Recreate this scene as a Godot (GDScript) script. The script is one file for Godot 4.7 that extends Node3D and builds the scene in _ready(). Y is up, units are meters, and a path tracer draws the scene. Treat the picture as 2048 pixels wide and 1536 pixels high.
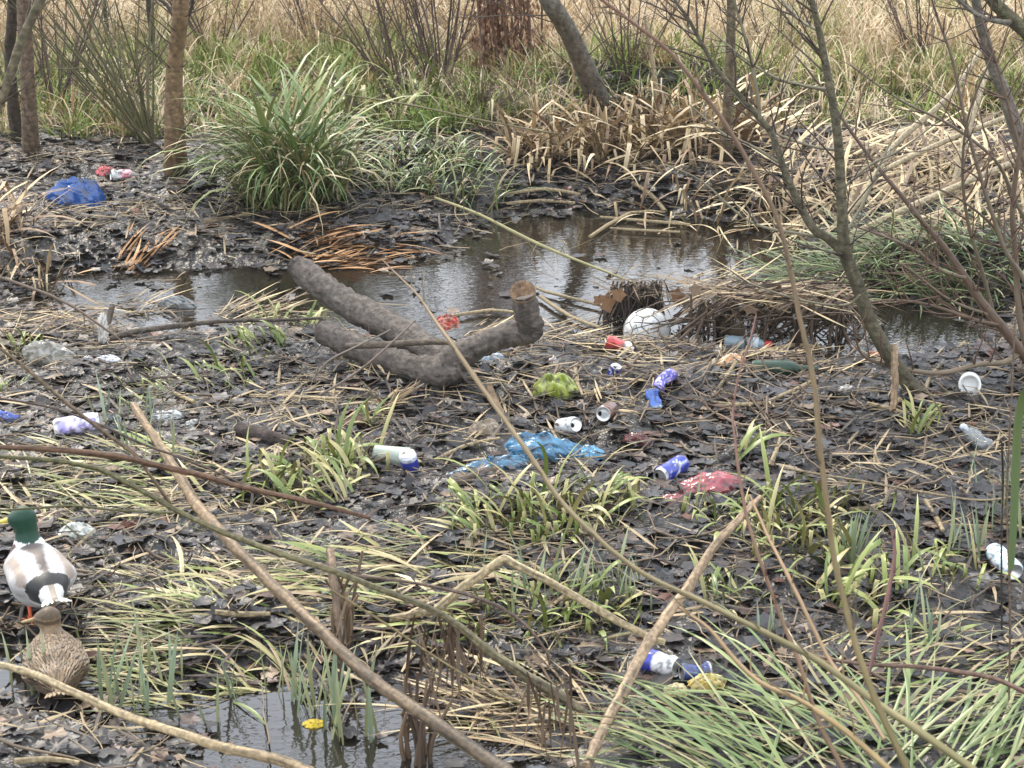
extends Node3D
# A littered wetland bank in late winter: pond, leaf litter, reeds, a fallen log, rubbish and two ducks.

const FOCAL := 3800.0                      # pixels of a 2048 x 1536 frame
const EYE := Vector3(0, 2.6, 0)
const PITCH := 0.3249
var rng := RandomNumberGenerator.new()
var n1 := FastNoiseLite.new()
var n2 := FastNoiseLite.new()
var n3 := FastNoiseLite.new()
var taken := {}
var M := {}                                # materials
var pond := PackedVector2Array()
var channel := PackedVector2Array()
var mounds := []
var hx0 := -9.0
var hz0 := -27.0
var hstep := 0.07
var hw := 258
var hd := 372
var hmap := PackedFloat32Array()

# ---------------------------------------------------------------- camera helpers
func ray(px: float, py: float) -> Vector3:
	return Vector3((px - 1024.0) / FOCAL, -(py - 768.0) / FOCAL, -1.0).rotated(Vector3.RIGHT, -PITCH)

func at(px: float, py: float, depth: float) -> Vector3:
	return EYE + ray(px, py) * depth

func plane(px: float, py: float, y := 0.0) -> Vector3:
	var r := ray(px, py)
	return EYE + r * ((y - EYE.y) / r.y)

func hit_depth(px: float, py: float) -> float:
	var r := ray(px, py)
	var t := 3.5
	while t < 45.0:
		var p := EYE + r * t
		if p.y < maxf(height(p.x, p.z), 0.0):
			break
		t += 0.06
	var a := t - 0.06
	for k in 8:
		var m := (a + t) * 0.5
		var p := EYE + r * m
		if p.y < maxf(height(p.x, p.z), 0.0): t = m
		else: a = m
	return t

func hit(px: float, py: float) -> Vector3:
	return EYE + ray(px, py) * hit_depth(px, py)

# ---------------------------------------------------------------- terrain height
func seg_dist(p: Vector2, poly: PackedVector2Array) -> float:
	var d := 1e9
	var c := poly.size()
	for i in c:
		var a := poly[i]
		var b := poly[(i + 1) % c]
		var ab := b - a
		var t := clampf((p - a).dot(ab) / ab.length_squared(), 0.0, 1.0)
		d = minf(d, p.distance_squared_to(a + ab * t))
	d = sqrt(d)
	return -d if Geometry2D.is_point_in_polygon(p, poly) else d

func water_dist(x: float, z: float) -> float:
	var p := Vector2(x, z)
	var d := 3.0
	if z < -7.2 and z > -13.5: d = minf(d, seg_dist(p, pond))
	if z > -7.0: d = minf(d, seg_dist(p, channel))
	return d

func raw_height(x: float, z: float) -> float:
	var d := water_dist(x, z)
	var bank := 0.11 + 0.05 * n1.get_noise_2d(x * 1.1, z * 1.1) + 0.035 * n1.get_noise_2d(x * 3.5 + 40.0, z * 3.5)
	bank += 0.15 * smoothstep(-10.8, -14.5, z) + 0.010 * maxf(0.0, -z - 14.0)
	for m in mounds:
		var q: float = ((x - m.x) * (x - m.x)) / (m.rx * m.rx) + ((z - m.z) * (z - m.z)) / (m.rz * m.rz)
		if q < 6.0:
			bank += m.h * exp(-q)
	if d < 0.0:
		return -0.015 - 0.2 * smoothstep(0.0, 0.5, -d) + 0.012 * n2.get_noise_2d(x * 3.0, z * 3.0)
	return lerpf(-0.015, bank, smoothstep(0.0, 0.4, d))

func height(x: float, z: float) -> float:
	var fx := (x - hx0) / hstep
	var fz := (z - hz0) / hstep
	if fx < 0.0 or fz < 0.0 or fx >= hw - 1 or fz >= hd - 1:
		return 0.26 + 0.010 * clampf(-z - 14.0, 0.0, 60.0) if z < -13.0 else 0.11
	var i := int(fx)
	var j := int(fz)
	fx -= i
	fz -= j
	var o := j * hw + i
	var h := lerpf(lerpf(hmap[o], hmap[o + 1], fx), lerpf(hmap[o + hw], hmap[o + hw + 1], fx), fz)
	return h + 0.014 * n2.get_noise_2d(x * 9.0, z * 9.0) + 0.006 * n2.get_noise_2d(x * 30.0, z * 30.0)

func make_heights() -> void:
	hmap.resize(hw * hd)
	for j in hd:
		for i in hw:
			hmap[j * hw + i] = raw_height(hx0 + i * hstep, hz0 + j * hstep)

func ground_at(x: float, z: float, up := 0.0) -> Vector3:
	return Vector3(x, maxf(height(x, z), 0.0) + up, z)

# ---------------------------------------------------------------- mesh collector
class MB:
	var v := PackedVector3Array()
	var n := PackedVector3Array()
	var c := PackedColorArray()
	var uv := PackedVector2Array()
	var idx := PackedInt32Array()

	func vert(p: Vector3, nn: Vector3, col: Color, t := Vector2.ZERO) -> int:
		v.append(p)
		n.append(nn)
		c.append(col)
		uv.append(t)
		return v.size() - 1

	func tri(a: int, b: int, d: int) -> void:
		idx.append(a)
		idx.append(b)
		idx.append(d)

	func quad(a: int, b: int, d: int, e: int) -> void:
		tri(a, b, d)
		tri(a, d, e)

	# a tapered tube along points; lump gives uneven bark; colours run from c0 to c1
	func tube(pts: PackedVector3Array, rad: PackedFloat32Array, sides: int, c0: Color, c1: Color, noise: FastNoiseLite = null, lump := 0.0, caps := true, flat := 1.0, grain := 0.0) -> void:
		var k := pts.size()
		if k < 2: return
		var first := v.size()
		var t := (pts[1] - pts[0]).normalized()
		var side := t.cross(Vector3.UP)
		if side.length() < 0.05: side = t.cross(Vector3.RIGHT)
		side = side.normalized()
		var acc := 0.0
		for i in k:
			var nt := t
			if i < k - 1: nt = (pts[i + 1] - pts[i]).normalized()
			if i > 0:
				var pt := (pts[i] - pts[i - 1]).normalized()
				nt = (nt + pt).normalized() if i < k - 1 else pt
				acc += pts[i].distance_to(pts[i - 1])
			t = nt
			side = (side - t * side.dot(t)).normalized()
			var up := side.cross(t)
			var col := c0.lerp(c1, float(i) / (k - 1))
			for s in sides:
				var a := TAU * s / sides
				var d := side * cos(a) + up * sin(a) * flat
				var r := rad[i]
				var cc := col
				if noise:
					var q := pts[i] + d * 0.35 * rad[0]
					var nz := noise.get_noise_3d(q.x * 30.0, q.y * 30.0, q.z * 30.0)
					r *= 1.0 + lump * nz
					cc = col * (1.0 + 0.35 * noise.get_noise_3d(q.x * 55.0 + 9.0, q.y * 55.0, q.z * 55.0))
					cc.a = 1.0
				if grain > 0.0:                    # fibres and stains run along the stem
					var fib := noise.get_noise_3d(cos(a) * 5.0 + first, sin(a) * 5.0, acc * 2.5) + 0.6 * noise.get_noise_3d(cos(a) * 1.2, sin(a) * 1.2 + first, acc * 11.0)
					cc = col * (1.0 + grain * fib)
					cc.a = 1.0
				vert(pts[i] + d * r, d.normalized(), cc, Vector2(float(s) / sides, acc))
		for i in k - 1:
			for s in sides:
				var a := first + i * sides + s
				var b := first + i * sides + (s + 1) % sides
				quad(a, b, b + sides, a + sides)
		if caps:
			for e in [0, k - 1]:
				var tn: Vector3 = (pts[0] - pts[1]).normalized() if e == 0 else (pts[k - 1] - pts[k - 2]).normalized()
				var col2: Color = c0 if e == 0 else c1
				var cen := vert(pts[e], tn, col2)
				var ring := []
				for s in sides: ring.append(vert(v[first + e * sides + s], tn, col2))
				for s in sides: tri(cen, ring[s], ring[(s + 1) % sides])

	# a strap leaf: three vertices across, folded along its middle
	func strap(pts: PackedVector3Array, width: PackedFloat32Array, fold: float, c0: Color, c1: Color, twist := 0.0, vein := 0.12) -> void:
		var k := pts.size()
		var first := v.size()
		var side := Vector3.ZERO
		for i in k:
			var t := (pts[mini(i + 1, k - 1)] - pts[maxi(i - 1, 0)]).normalized()
			if i == 0:
				side = t.cross(Vector3.UP)
				if side.length() < 0.05: side = Vector3.RIGHT
			side = (side - t * side.dot(t)).normalized()
			var s2 := side.rotated(t, twist * i / (k - 1.0))
			var nn := s2.cross(t).normalized()
			var col := c0.lerp(c1, float(i) / (k - 1))
			var w := width[i]
			var lc := col * (1.0 - vein)
			lc.a = 1.0
			vert(pts[i] - s2 * w, (nn - s2 * fold).normalized(), col, Vector2(0, float(i) / (k - 1)))
			vert(pts[i] - nn * w * fold, nn, lc, Vector2(0.5, float(i) / (k - 1)))
			vert(pts[i] + s2 * w, (nn + s2 * fold).normalized(), col, Vector2(1, float(i) / (k - 1)))
		for i in k - 1:
			var a := first + i * 3
			quad(a, a + 1, a + 4, a + 3)
			quad(a + 1, a + 2, a + 5, a + 4)

	func smooth_normals(from := 0) -> void:
		for i in range(from, v.size()): n[i] = Vector3.ZERO
		for i in range(0, idx.size(), 3):
			var a := idx[i]
			var b := idx[i + 1]
			var d := idx[i + 2]
			if a < from: continue
			var f := (v[d] - v[a]).cross(v[b] - v[a])
			n[a] += f
			n[b] += f
			n[d] += f
		for i in range(from, v.size()): n[i] = n[i].normalized() if n[i].length() > 1e-12 else Vector3.UP

	func mesh(mat: Material) -> ArrayMesh:
		for i in range(0, idx.size(), 3):
			var a := idx[i]
			var b := idx[i + 1]
			var d := idx[i + 2]
			var f := (v[d] - v[a]).cross(v[b] - v[a])
			if f.dot(n[a] + n[b] + n[d]) < 0.0:
				idx[i + 1] = d
				idx[i + 2] = b
		var arr := []
		arr.resize(Mesh.ARRAY_MAX)
		arr[Mesh.ARRAY_VERTEX] = v
		arr[Mesh.ARRAY_NORMAL] = n
		arr[Mesh.ARRAY_COLOR] = c
		arr[Mesh.ARRAY_TEX_UV] = uv
		arr[Mesh.ARRAY_INDEX] = idx
		var m := ArrayMesh.new()
		m.add_surface_from_arrays(Mesh.PRIMITIVE_TRIANGLES, arr)
		m.surface_set_material(0, mat)
		return m

# ---------------------------------------------------------------- scene helpers
func numbered(called: String) -> String:
	var k: int = taken.get(called, 0)
	taken[called] = k + 1
	return called if k == 0 else "%s_%03d" % [called, k]

func tag(o: Node, label: String, category: String, group := "") -> void:
	o.set_meta("label", label)
	o.set_meta("category", category)
	if group != "": o.set_meta("group", group)

func thing(called: String, label: String, category: String, where := Vector3.ZERO, group := "") -> Node3D:
	var o := Node3D.new()
	o.name = numbered(called)
	add_child(o)
	o.position = where
	tag(o, label, category, group)
	return o

func part(called: String, mesh: Mesh, parent: Node, where := Vector3.ZERO) -> MeshInstance3D:
	var o := MeshInstance3D.new()
	o.name = called
	o.mesh = mesh
	parent.add_child(o, true)
	o.position = where
	return o

func single(called: String, mesh: Mesh, label: String, category: String, where := Vector3.ZERO, group := "") -> MeshInstance3D:
	var o := MeshInstance3D.new()
	o.name = numbered(called)
	o.mesh = mesh
	add_child(o)
	o.position = where
	tag(o, label, category, group)
	return o

func structure(called: String, mesh: Mesh) -> MeshInstance3D:
	var o := MeshInstance3D.new()
	o.name = called
	o.mesh = mesh
	add_child(o)
	o.set_meta("kind", "structure")
	return o

func scatter(called: String, parent: Node, mesh: Mesh, xf: Array, cols: Array) -> MultiMeshInstance3D:
	var mm := MultiMesh.new()
	mm.transform_format = MultiMesh.TRANSFORM_3D
	mm.use_colors = true
	mm.mesh = mesh
	mm.instance_count = xf.size()
	for i in xf.size():
		mm.set_instance_transform(i, xf[i])
		mm.set_instance_color(i, cols[i])
	var o := MultiMeshInstance3D.new()
	o.name = called
	o.multimesh = mm
	parent.add_child(o, true)
	o.set_meta("kind", "stuff")
	return o

func rf(a: float, b: float) -> float:
	return rng.randf_range(a, b)

func turned(yaw: float, pitch: float, roll: float) -> Basis:
	return Basis.from_euler(Vector3(pitch, yaw, roll))

# Catmull-Rom through points with radii
func spline(pts: Array, rad: Array, per: int) -> Array:
	var op := PackedVector3Array()
	var orr := PackedFloat32Array()
	var k := pts.size()
	for i in k - 1:
		var a: Vector3 = pts[maxi(i - 1, 0)]
		var b: Vector3 = pts[i]
		var c: Vector3 = pts[i + 1]
		var d: Vector3 = pts[mini(i + 2, k - 1)]
		for s in per:
			var t := float(s) / per
			op.append(b.cubic_interpolate(c, a, d, t))
			orr.append(lerpf(rad[i], rad[i + 1], t))
	op.append(pts[k - 1])
	orr.append(rad[k - 1])
	return [op, orr]

# polyline given as [px, py, width in px]; depth runs d0 -> d1 along it. returns [points, radii]
func trace(path: Array, d0: float, d1: float) -> Array:
	var p := []
	var r := []
	for i in path.size():
		var d := lerpf(d0, d1, float(i) / maxf(1.0, path.size() - 1.0))
		p.append(at(path[i][0], path[i][1], d))
		r.append(path[i][2] * 0.5 * d / FOCAL)
	return [p, r]

func trace_ground(path: Array, up := 0.01) -> Array:
	var p := []
	var r := []
	for q in path:
		var d := hit_depth(q[0], q[1])
		var w := at(q[0], q[1], d)
		var rr: float = q[2] * 0.5 * d / FOCAL
		p.append(w + Vector3(0, up + rr * 0.6, 0))
		r.append(rr)
	return [p, r]

func add_limb(mb: MB, pr: Array, sides: int, c0: Color, c1: Color, lump := 0.12, per := 5) -> Array:
	var s := spline(pr[0], pr[1], per)
	mb.tube(s[0], s[1], sides, c0, c1, n3, lump)
	return s

# side twigs sprouting from a limb
func add_twigs(mb: MB, s: Array, count: int, length: float, rad: float, col: Color, from := 0.2, up := 0.5) -> void:
	var pts: PackedVector3Array = s[0]
	var k := pts.size()
	for q in count:
		var i := int(lerpf(from, 0.98, rng.randf()) * (k - 2))
		var t := (pts[i + 1] - pts[i]).normalized()
		var side := t.cross(Vector3(rf(-1, 1), rf(-1, 1), rf(-1, 1))).normalized()
		var dir := (t * rf(0.6, 1.3) + side + Vector3(0, up * rf(0.2, 1.0), 0)).normalized()
		var l := length * rf(0.4, 1.2)
		var p := [pts[i]]
		var cur := pts[i]
		for j in 4:
			dir = (dir + Vector3(rf(-1, 1), rf(-0.8, 1), rf(-1, 1)) * 0.16).normalized()
			cur += dir * l * 0.25
			p.append(cur)
		var r: float = minf(rad, s[1][i] * 0.7)
		mb.tube(PackedVector3Array(p), PackedFloat32Array([r, r * 0.8, r * 0.62, r * 0.45, r * 0.25]), 4, col, col, null, 0.0, false)
		# a bud-bearing fork
		if l > 0.12 and rng.randf() < 0.6:
			var d2 := (dir + Vector3(rf(-1, 1), rf(-0.3, 1), rf(-1, 1)) * 0.7).normalized()
			var e: Vector3 = p[2]
			mb.tube(PackedVector3Array([e, e + d2 * l * 0.2, e + d2 * l * 0.42 + Vector3(0, l * 0.04, 0)]), PackedFloat32Array([r * 0.6, r * 0.45, r * 0.25]), 4, col, col, null, 0.0, false)

# ---------------------------------------------------------------- materials
func rgb(r: float, g: float, b: float) -> Color:
	return Color(r, g, b)

func noise_image(size: int, freq: float, oct: int, seed_: int, stretch := 1.0) -> Image:
	var f := FastNoiseLite.new()
	f.seed = seed_
	f.noise_type = FastNoiseLite.TYPE_SIMPLEX_SMOOTH
	f.frequency = freq
	f.fractal_octaves = oct
	var im := f.get_seamless_image(size, int(size * stretch))
	im.resize(size, size, Image.INTERPOLATE_CUBIC)
	im.convert(Image.FORMAT_RGBA8)
	return im

func normal_tex(size: int, freq: float, oct: int, seed_: int, strength: float, stretch := 1.0) -> ImageTexture:
	var im := noise_image(size, freq, oct, seed_, stretch)
	im.bump_map_to_normal_map(strength)
	return ImageTexture.create_from_image(im)

func tint_tex(size: int, freq: float, oct: int, seed_: int, lo: float, hi: float) -> ImageTexture:
	var im := noise_image(size, freq, oct, seed_)
	for y in size:
		for x in size:
			var g := lerpf(lo, hi, im.get_pixel(x, y).r)
			im.set_pixel(x, y, Color(g, g * 0.985, g * 0.97))
	return ImageTexture.create_from_image(im)

func mat(called: String, rough: float, spec := 0.5, two_sided := true) -> StandardMaterial3D:
	var m := StandardMaterial3D.new()
	m.resource_name = called
	m.vertex_color_use_as_albedo = true
	m.roughness = rough
	m.metallic_specular = spec
	if two_sided: m.cull_mode = BaseMaterial3D.CULL_DISABLED
	M[called] = m
	return m

func tri(m: StandardMaterial3D, scale_: float, world := true) -> void:
	m.uv1_triplanar = true
	m.uv1_world_triplanar = world
	m.uv1_scale = Vector3.ONE * scale_

func make_materials() -> void:
	var fine := normal_tex(256, 0.03, 4, 3, 6.0)
	var soft := normal_tex(256, 0.015, 3, 5, 4.0)
	var tone := tint_tex(256, 0.02, 4, 7, 0.62, 1.0)
	var m := mat("mud", 0.42, 0.5)
	m.albedo_texture = tone
	m.normal_enabled = true
	m.normal_texture = fine
	m.normal_scale = 1.3
	tri(m, 2.2)
	m = mat("bark", 0.8, 0.4)
	m.albedo_texture = tint_tex(256, 0.02, 5, 17, 0.45, 1.0)
	m.normal_enabled = true
	m.normal_texture = fine
	m.normal_scale = 1.5
	tri(m, 4.0)
	m = mat("log_bark", 0.7, 0.4)
	m.albedo_texture = tint_tex(512, 0.03, 6, 19, 0.42, 1.0)
	m.normal_enabled = true
	m.normal_texture = normal_tex(512, 0.03, 6, 19, 8.0)
	m.normal_scale = 1.3
	tri(m, 1.7)
	m = mat("twig", 0.6, 0.4)
	m = mat("leaf_dead", 0.44, 0.4)
	m = mat("leaf_dry", 0.75, 0.3)
	m = mat("blade", 0.42, 0.5)
	m.backlight = Color(0.25, 0.3, 0.1)
	m = mat("straw", 0.6, 0.4)
	m.backlight = Color(0.18, 0.15, 0.1)
	m = mat("meadow", 0.75, 0.2)
	m.backlight = Color(0.4, 0.36, 0.26)
	m = mat("cane", 0.55, 0.4)
	m.albedo_texture = tint_tex(256, 0.03, 5, 23, 0.5, 1.0)
	m.normal_enabled = true
	m.normal_texture = fine
	m.normal_scale = 0.5
	tri(m, 7.0)
	m = mat("feather", 0.5, 0.4)
	m.rim_enabled = true
	m.rim = 0.2
	m = mat("beak", 0.4, 0.5)
	m = mat("can_print", 0.28, 0.6)
	m = mat("metal", 0.32, 0.5)
	m.metallic = 0.75
	m = mat("film", 0.22, 0.6)
	m.backlight = Color(0.35, 0.35, 0.35)
	m.normal_enabled = true
	m.normal_texture = soft
	m.normal_scale = 0.7
	tri(m, 9.0)
	m = mat("paper", 0.7, 0.3)
	m = mat("ball", 0.4, 0.5)
	m = mat("clear", 0.08, 0.7)
	m.albedo_color = Color(0.7, 0.74, 0.76, 0.22)
	m.transparency = BaseMaterial3D.TRANSPARENCY_ALPHA
	m = mat("glass", 0.06, 0.7)
	m.transparency = BaseMaterial3D.TRANSPARENCY_ALPHA
	m = StandardMaterial3D.new()
	m.resource_name = "water"
	m.albedo_color = Color(0.016, 0.0135, 0.01).linear_to_srgb()
	m.roughness = 0.04
	m.metallic_specular = 1.0
	m.normal_enabled = true
	m.normal_texture = normal_tex(512, 0.02, 3, 31, 5.0, 1.0)
	m.normal_scale = 0.11
	m.uv1_triplanar = true
	m.uv1_world_triplanar = true
	m.uv1_scale = Vector3(0.9, 0.9, 2.6)
	M["water"] = m

# ---------------------------------------------------------------- leaves and blades
var leaf_meshes := []          # lobed dead leaves, several shapes and colours (white: tinted per copy)
var leaf_colored := []

func leaf_mesh(seed_: int, col: Color, material: Material) -> ArrayMesh:
	var r := RandomNumberGenerator.new()
	r.seed = seed_
	var mb := MB.new()
	var lobes := 5 if r.randf() < 0.6 else 7
	var steps := lobes * 4
	var curl := r.randf_range(-0.5, 0.7)
	var bend := r.randf_range(-0.6, 0.6)
	var ph := r.randf() * TAU
	var cen := mb.vert(Vector3.ZERO, Vector3.UP, col)
	var rings := []
	for ring in 2:
		var row := []
		for i in steps:
			var a := TAU * i / steps
			var lobe := 0.62 + 0.38 * absf(cos(a * lobes * 0.5 + 0.35 * sin(a)))
			lobe *= 1.0 - 0.35 * pow(absf(sin(a * 0.5)), 6.0)
			if i % 2 == 1: lobe *= r.randf_range(0.78, 1.02)
			var rad := lobe * (0.5 if ring == 0 else 1.0)
			var p := Vector3(cos(a) * rad, 0, sin(a) * rad * 0.85)
			var q := rad * rad
			p.y = curl * 0.35 * q * (0.5 + 0.5 * cos(2.0 * a + ph)) + bend * 0.3 * p.x * p.x + 0.10 * r.randf_range(-1, 1) * rad
			row.append(mb.vert(p * 0.5, Vector3.UP, col * r.randf_range(0.8, 1.1)))
		rings.append(row)
	for i in steps:
		var j := (i + 1) % steps
		mb.tri(cen, rings[0][i], rings[0][j])
		mb.quad(rings[0][i], rings[1][i], rings[1][j], rings[0][j])
	mb.smooth_normals()
	for i in mb.c.size(): mb.c[i].a = 1.0
	# stalk
	mb.tube(PackedVector3Array([Vector3(-0.3, 0.0, 0), Vector3(-0.5, 0.02, 0.03), Vector3(-0.72, 0.05, 0.1)]), PackedFloat32Array([0.012, 0.011, 0.008]), 3, col, col, null, 0.0, false)
	return mb.mesh(material)

# an arching blade rooted at the origin, growing up and along +x
func blade_mesh(length: float, width: float, elev: float, droop: float, c0: Color, c1: Color, seed_: int, segs := 7, fold := 0.35, kink := -1.0, kink_turn := 0.0, material: Material = null) -> ArrayMesh:
	var r := RandomNumberGenerator.new()
	r.seed = seed_
	var mb := MB.new()
	add_blade(mb, r, Vector3.ZERO, 0.0, length, width, elev, droop, c0, c1, segs, fold, kink, kink_turn)
	return mb.mesh(material if material else M["blade"])

func add_blade(mb: MB, r: RandomNumberGenerator, root: Vector3, yaw: float, length: float, width: float, elev: float, droop: float, c0: Color, c1: Color, segs: int, fold: float, kink := -1.0, kink_turn := 0.0) -> void:
	var pts := PackedVector3Array()
	var ws := PackedFloat32Array()
	var p := root
	var e := elev
	var y := yaw
	var wob := r.randf_range(-0.5, 0.5)
	var kinked := false
	for i in segs + 1:
		var t := float(i) / segs
		pts.append(p)
		ws.append(width * 0.5 * minf(1.0, 0.55 + t * 2.0) * minf(1.0, 0.03 + (1.0 - t) * 2.6))
		if kink > 0.0 and t >= kink and not kinked:
			kinked = true
			e += kink_turn
			y += r.randf_range(-0.6, 0.6)
		var d := Vector3(cos(e) * cos(y), sin(e), -cos(e) * sin(y))
		p += d * length / segs
		e -= droop / segs * (0.4 + 1.2 * t)
		y += wob / segs
	mb.strap(pts, ws, fold, c0, c1, r.randf_range(-0.8, 0.8))

# a plant made of single blades: each blade a part of its own
func tuft(called: String, label: String, category: String, group: String, where: Vector3, meshes: Array, count: int, spread: float, yaw: float, yaw_spread: float, s0: float, s1: float, piece := "blade", tilt := 0.15, hug := false) -> Node3D:
	var o := thing(called, label, category, where, group)
	for i in count:
		var a := rng.randf() * TAU
		var d := spread * sqrt(rng.randf())
		var off := Vector3(cos(a) * d, 0, sin(a) * d)
		var w := where + off
		off.y = maxf(height(w.x, w.z), 0.0) - where.y - 0.01
		var ms: Mesh = meshes[rng.randi() % meshes.size()]
		var b := part(piece, ms, o, off)
		var s := rf(s0, s1)
		var yy := yaw + rf(-1, 1) * yaw_spread if rng.randf() < 0.88 else rng.randf() * TAU
		var lean := 0.0
		if hug:                                   # lying blades follow the slope below them
			var ahead := w + Vector3(cos(yy), 0, -sin(yy)) * 0.3
			lean = atan2(maxf(height(ahead.x, ahead.z), 0.0) - maxf(height(w.x, w.z), 0.0), 0.3)
		b.transform.basis = Basis(Vector3.UP, yy) * Basis(Vector3.BACK, lean) * turned(0, rf(-1, 1) * tilt, rf(-1, 1) * tilt) * Basis.from_scale(Vector3(s, s, s * rf(0.8, 1.2)))
	return o

# a mass of joined blades that belongs to a plant
func fill(parent: Node3D, called: String, count: int, spread: float, yaw: float, yaw_spread: float, len0: float, len1: float, width: float, elev0: float, elev1: float, droop: float, cols: Array, material: Material, segs := 5, kink := false) -> void:
	var mb := MB.new()
	for i in count:
		var a := rng.randf() * TAU
		var d := spread * sqrt(rng.randf())
		var off := Vector3(cos(a) * d, 0, sin(a) * d)
		var w := parent.position + off
		off.y = maxf(height(w.x, w.z), 0.0) - parent.position.y - 0.01
		var c: Color = cols[rng.randi() % cols.size()] * rf(0.75, 1.2)
		c.a = 1.0
		add_blade(mb, rng, off, yaw + rf(-1, 1) * yaw_spread, rf(len0, len1), width * rf(0.6, 1.3), rf(elev0, elev1), droop * rf(0.5, 1.5), c, c * 0.95, segs, 0.3, rf(0.3, 0.8) if kink and rng.randf() < 0.5 else -1.0, rf(-1.8, -0.6))
	var o := part(called, mb.mesh(material), parent)
	o.set_meta("kind", "stuff")

# ---------------------------------------------------------------- tins, bottles, sheets
# a drinks can along +y from 0 to len; dent crushes it; paint(u, v) gives the printed colour
func can_meshes(radius: float, length: float, paint: Callable, dent: float, seed_: int, flat := 1.0, bend := 0.0) -> Array:
	var r := RandomNumberGenerator.new()
	r.seed = seed_
	var prof := [[0.0, 0.80], [0.02, 0.86], [0.06, 0.97], [0.10, 1.0]]
	for k in 12: prof.append([0.1 + 0.76 * (k + 1) / 12.0, 1.0])
	prof.append_array([[0.90, 0.96], [0.94, 0.88], [0.97, 0.82], [0.985, 0.84], [1.0, 0.84]])
	var sides := 28
	var shift := func(p: Vector3) -> Vector3:
		var t := p.y / length
		var nz := n3.get_noise_3d(p.x * 14.0 + seed_ * 3.1, p.y * 12.0, p.z * 14.0)
		var squeeze := 1.0 - dent * maxf(0.0, nz + 0.15) * 2.4 * sin(clampf(t, 0, 1) * PI)
		var q := Vector3(p.x * squeeze, p.y, p.z * squeeze * lerpf(1.0, flat, sin(clampf(t, 0, 1) * PI)))
		q.x += bend * sin(t * PI) * radius
		q.y *= 1.0 - dent * 0.25
		return q
	var mb := MB.new()
	for i in prof.size():
		for s in sides + 1:
			var a := TAU * s / sides
			var p := Vector3(cos(a) * prof[i][1] * radius, prof[i][0] * length, sin(a) * prof[i][1] * radius)
			var pc: Color = paint.call(float(s) / sides, float(prof[i][0]))
			var dirt := n3.get_noise_3d(cos(a) * 1.6 + seed_, prof[i][0] * 3.5, sin(a) * 1.6) + 0.5 * n3.get_noise_3d(cos(a) * 6.0 + seed_, prof[i][0] * 12.0, sin(a) * 6.0)
			pc = pc.lerp(Color(0.06, 0.05, 0.04), 0.8 * smoothstep(0.1, 0.42, dirt))        # dried mud
			pc.a = 1.0
			mb.vert(shift.call(p), Vector3.UP, pc)
	for i in prof.size() - 1:
		for s in sides:
			var a := i * (sides + 1) + s
			mb.quad(a, a + 1, a + sides + 2, a + sides + 1)
	mb.smooth_normals()
	# lid: rim, recessed panel, mouth hole, tab
	var lid := MB.new()
	var rings := [[1.0, 0.84], [1.008, 0.82], [1.0, 0.78], [0.965, 0.76], [0.965, 0.45], [0.965, 0.0]]
	var silver := Color(0.62, 0.62, 0.6)
	for g in rings:
		for s in sides:
			var a := TAU * s / sides
			lid.vert(shift.call(Vector3(cos(a) * g[1] * radius, g[0] * length, sin(a) * g[1] * radius)), Vector3.UP, silver)
	for i in rings.size() - 1:
		for s in sides: lid.quad(i * sides + s, i * sides + (s + 1) % sides, (i + 1) * sides + (s + 1) % sides, (i + 1) * sides + s)
	lid.smooth_normals()
	var tab := MB.new()
	var hole := []
	for s in 12:
		var a := TAU * s / 12
		hole.append(tab.vert(shift.call(Vector3(radius * (0.42 + 0.22 * cos(a)), length * 0.965 + 0.0012, radius * 0.3 * sin(a))), Vector3.UP, Color(0.01, 0.01, 0.01)))
	for s in range(1, 11): tab.tri(hole[0], hole[s], hole[s + 1])
	var o2 := []
	for s in 12:
		var a := TAU * s / 12
		o2.append(tab.vert(shift.call(Vector3(radius * (-0.12 + 0.34 * cos(a)), length * 0.965 + 0.003, radius * 0.2 * sin(a))), Vector3.UP, silver * 0.8))
	for s in range(1, 11): tab.tri(o2[0], o2[s], o2[s + 1])
	var bot := MB.new()
	var br := [[0.0, 0.80], [0.004, 0.74], [0.06, 0.45], [0.085, 0.0]]
	for g in br:
		for s in sides:
			var a := TAU * s / sides
			bot.vert(shift.call(Vector3(cos(a) * g[1] * radius, g[0] * length, sin(a) * g[1] * radius)), Vector3.DOWN, silver)
	for i in br.size() - 1:
		for s in sides: bot.quad(i * sides + s, i * sides + (s + 1) % sides, (i + 1) * sides + (s + 1) % sides, (i + 1) * sides + s)
	bot.smooth_normals()
	for k in bot.n.size():
		if bot.n[k].y > 0.0: bot.n[k] = -bot.n[k]
	return [mb.mesh(M["can_print"]), lid.mesh(M["metal"]), tab.mesh(M["metal"]), bot.mesh(M["metal"])]

func along(dir: Vector3) -> Basis:            # turns +y onto dir
	var y := dir.normalized()
	var x := y.cross(Vector3.UP)
	if x.length() < 0.01: x = Vector3.RIGHT
	x = x.normalized()
	return Basis(x, y, x.cross(y))

func can(label: String, where: Vector3, dir: Vector3, radius: float, length: float, paint: Callable, dent: float, seed_: int, flat := 1.0, bend := 0.0, called := "drinks_can", category := "can", spin := 0.0) -> Node3D:
	var o := thing(called, label, category, where)
	var ms := can_meshes(radius, length, paint, dent, seed_, flat, bend)
	var b := along(dir) * Basis(Vector3.UP, spin)
	var names := ["body", "lid", "pull_tab", "base"]
	for i in 4:
		var p := part(names[i], ms[i], o)
		p.transform = Transform3D(b, b * Vector3(0, -length * 0.5, 0))
	return o

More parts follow.
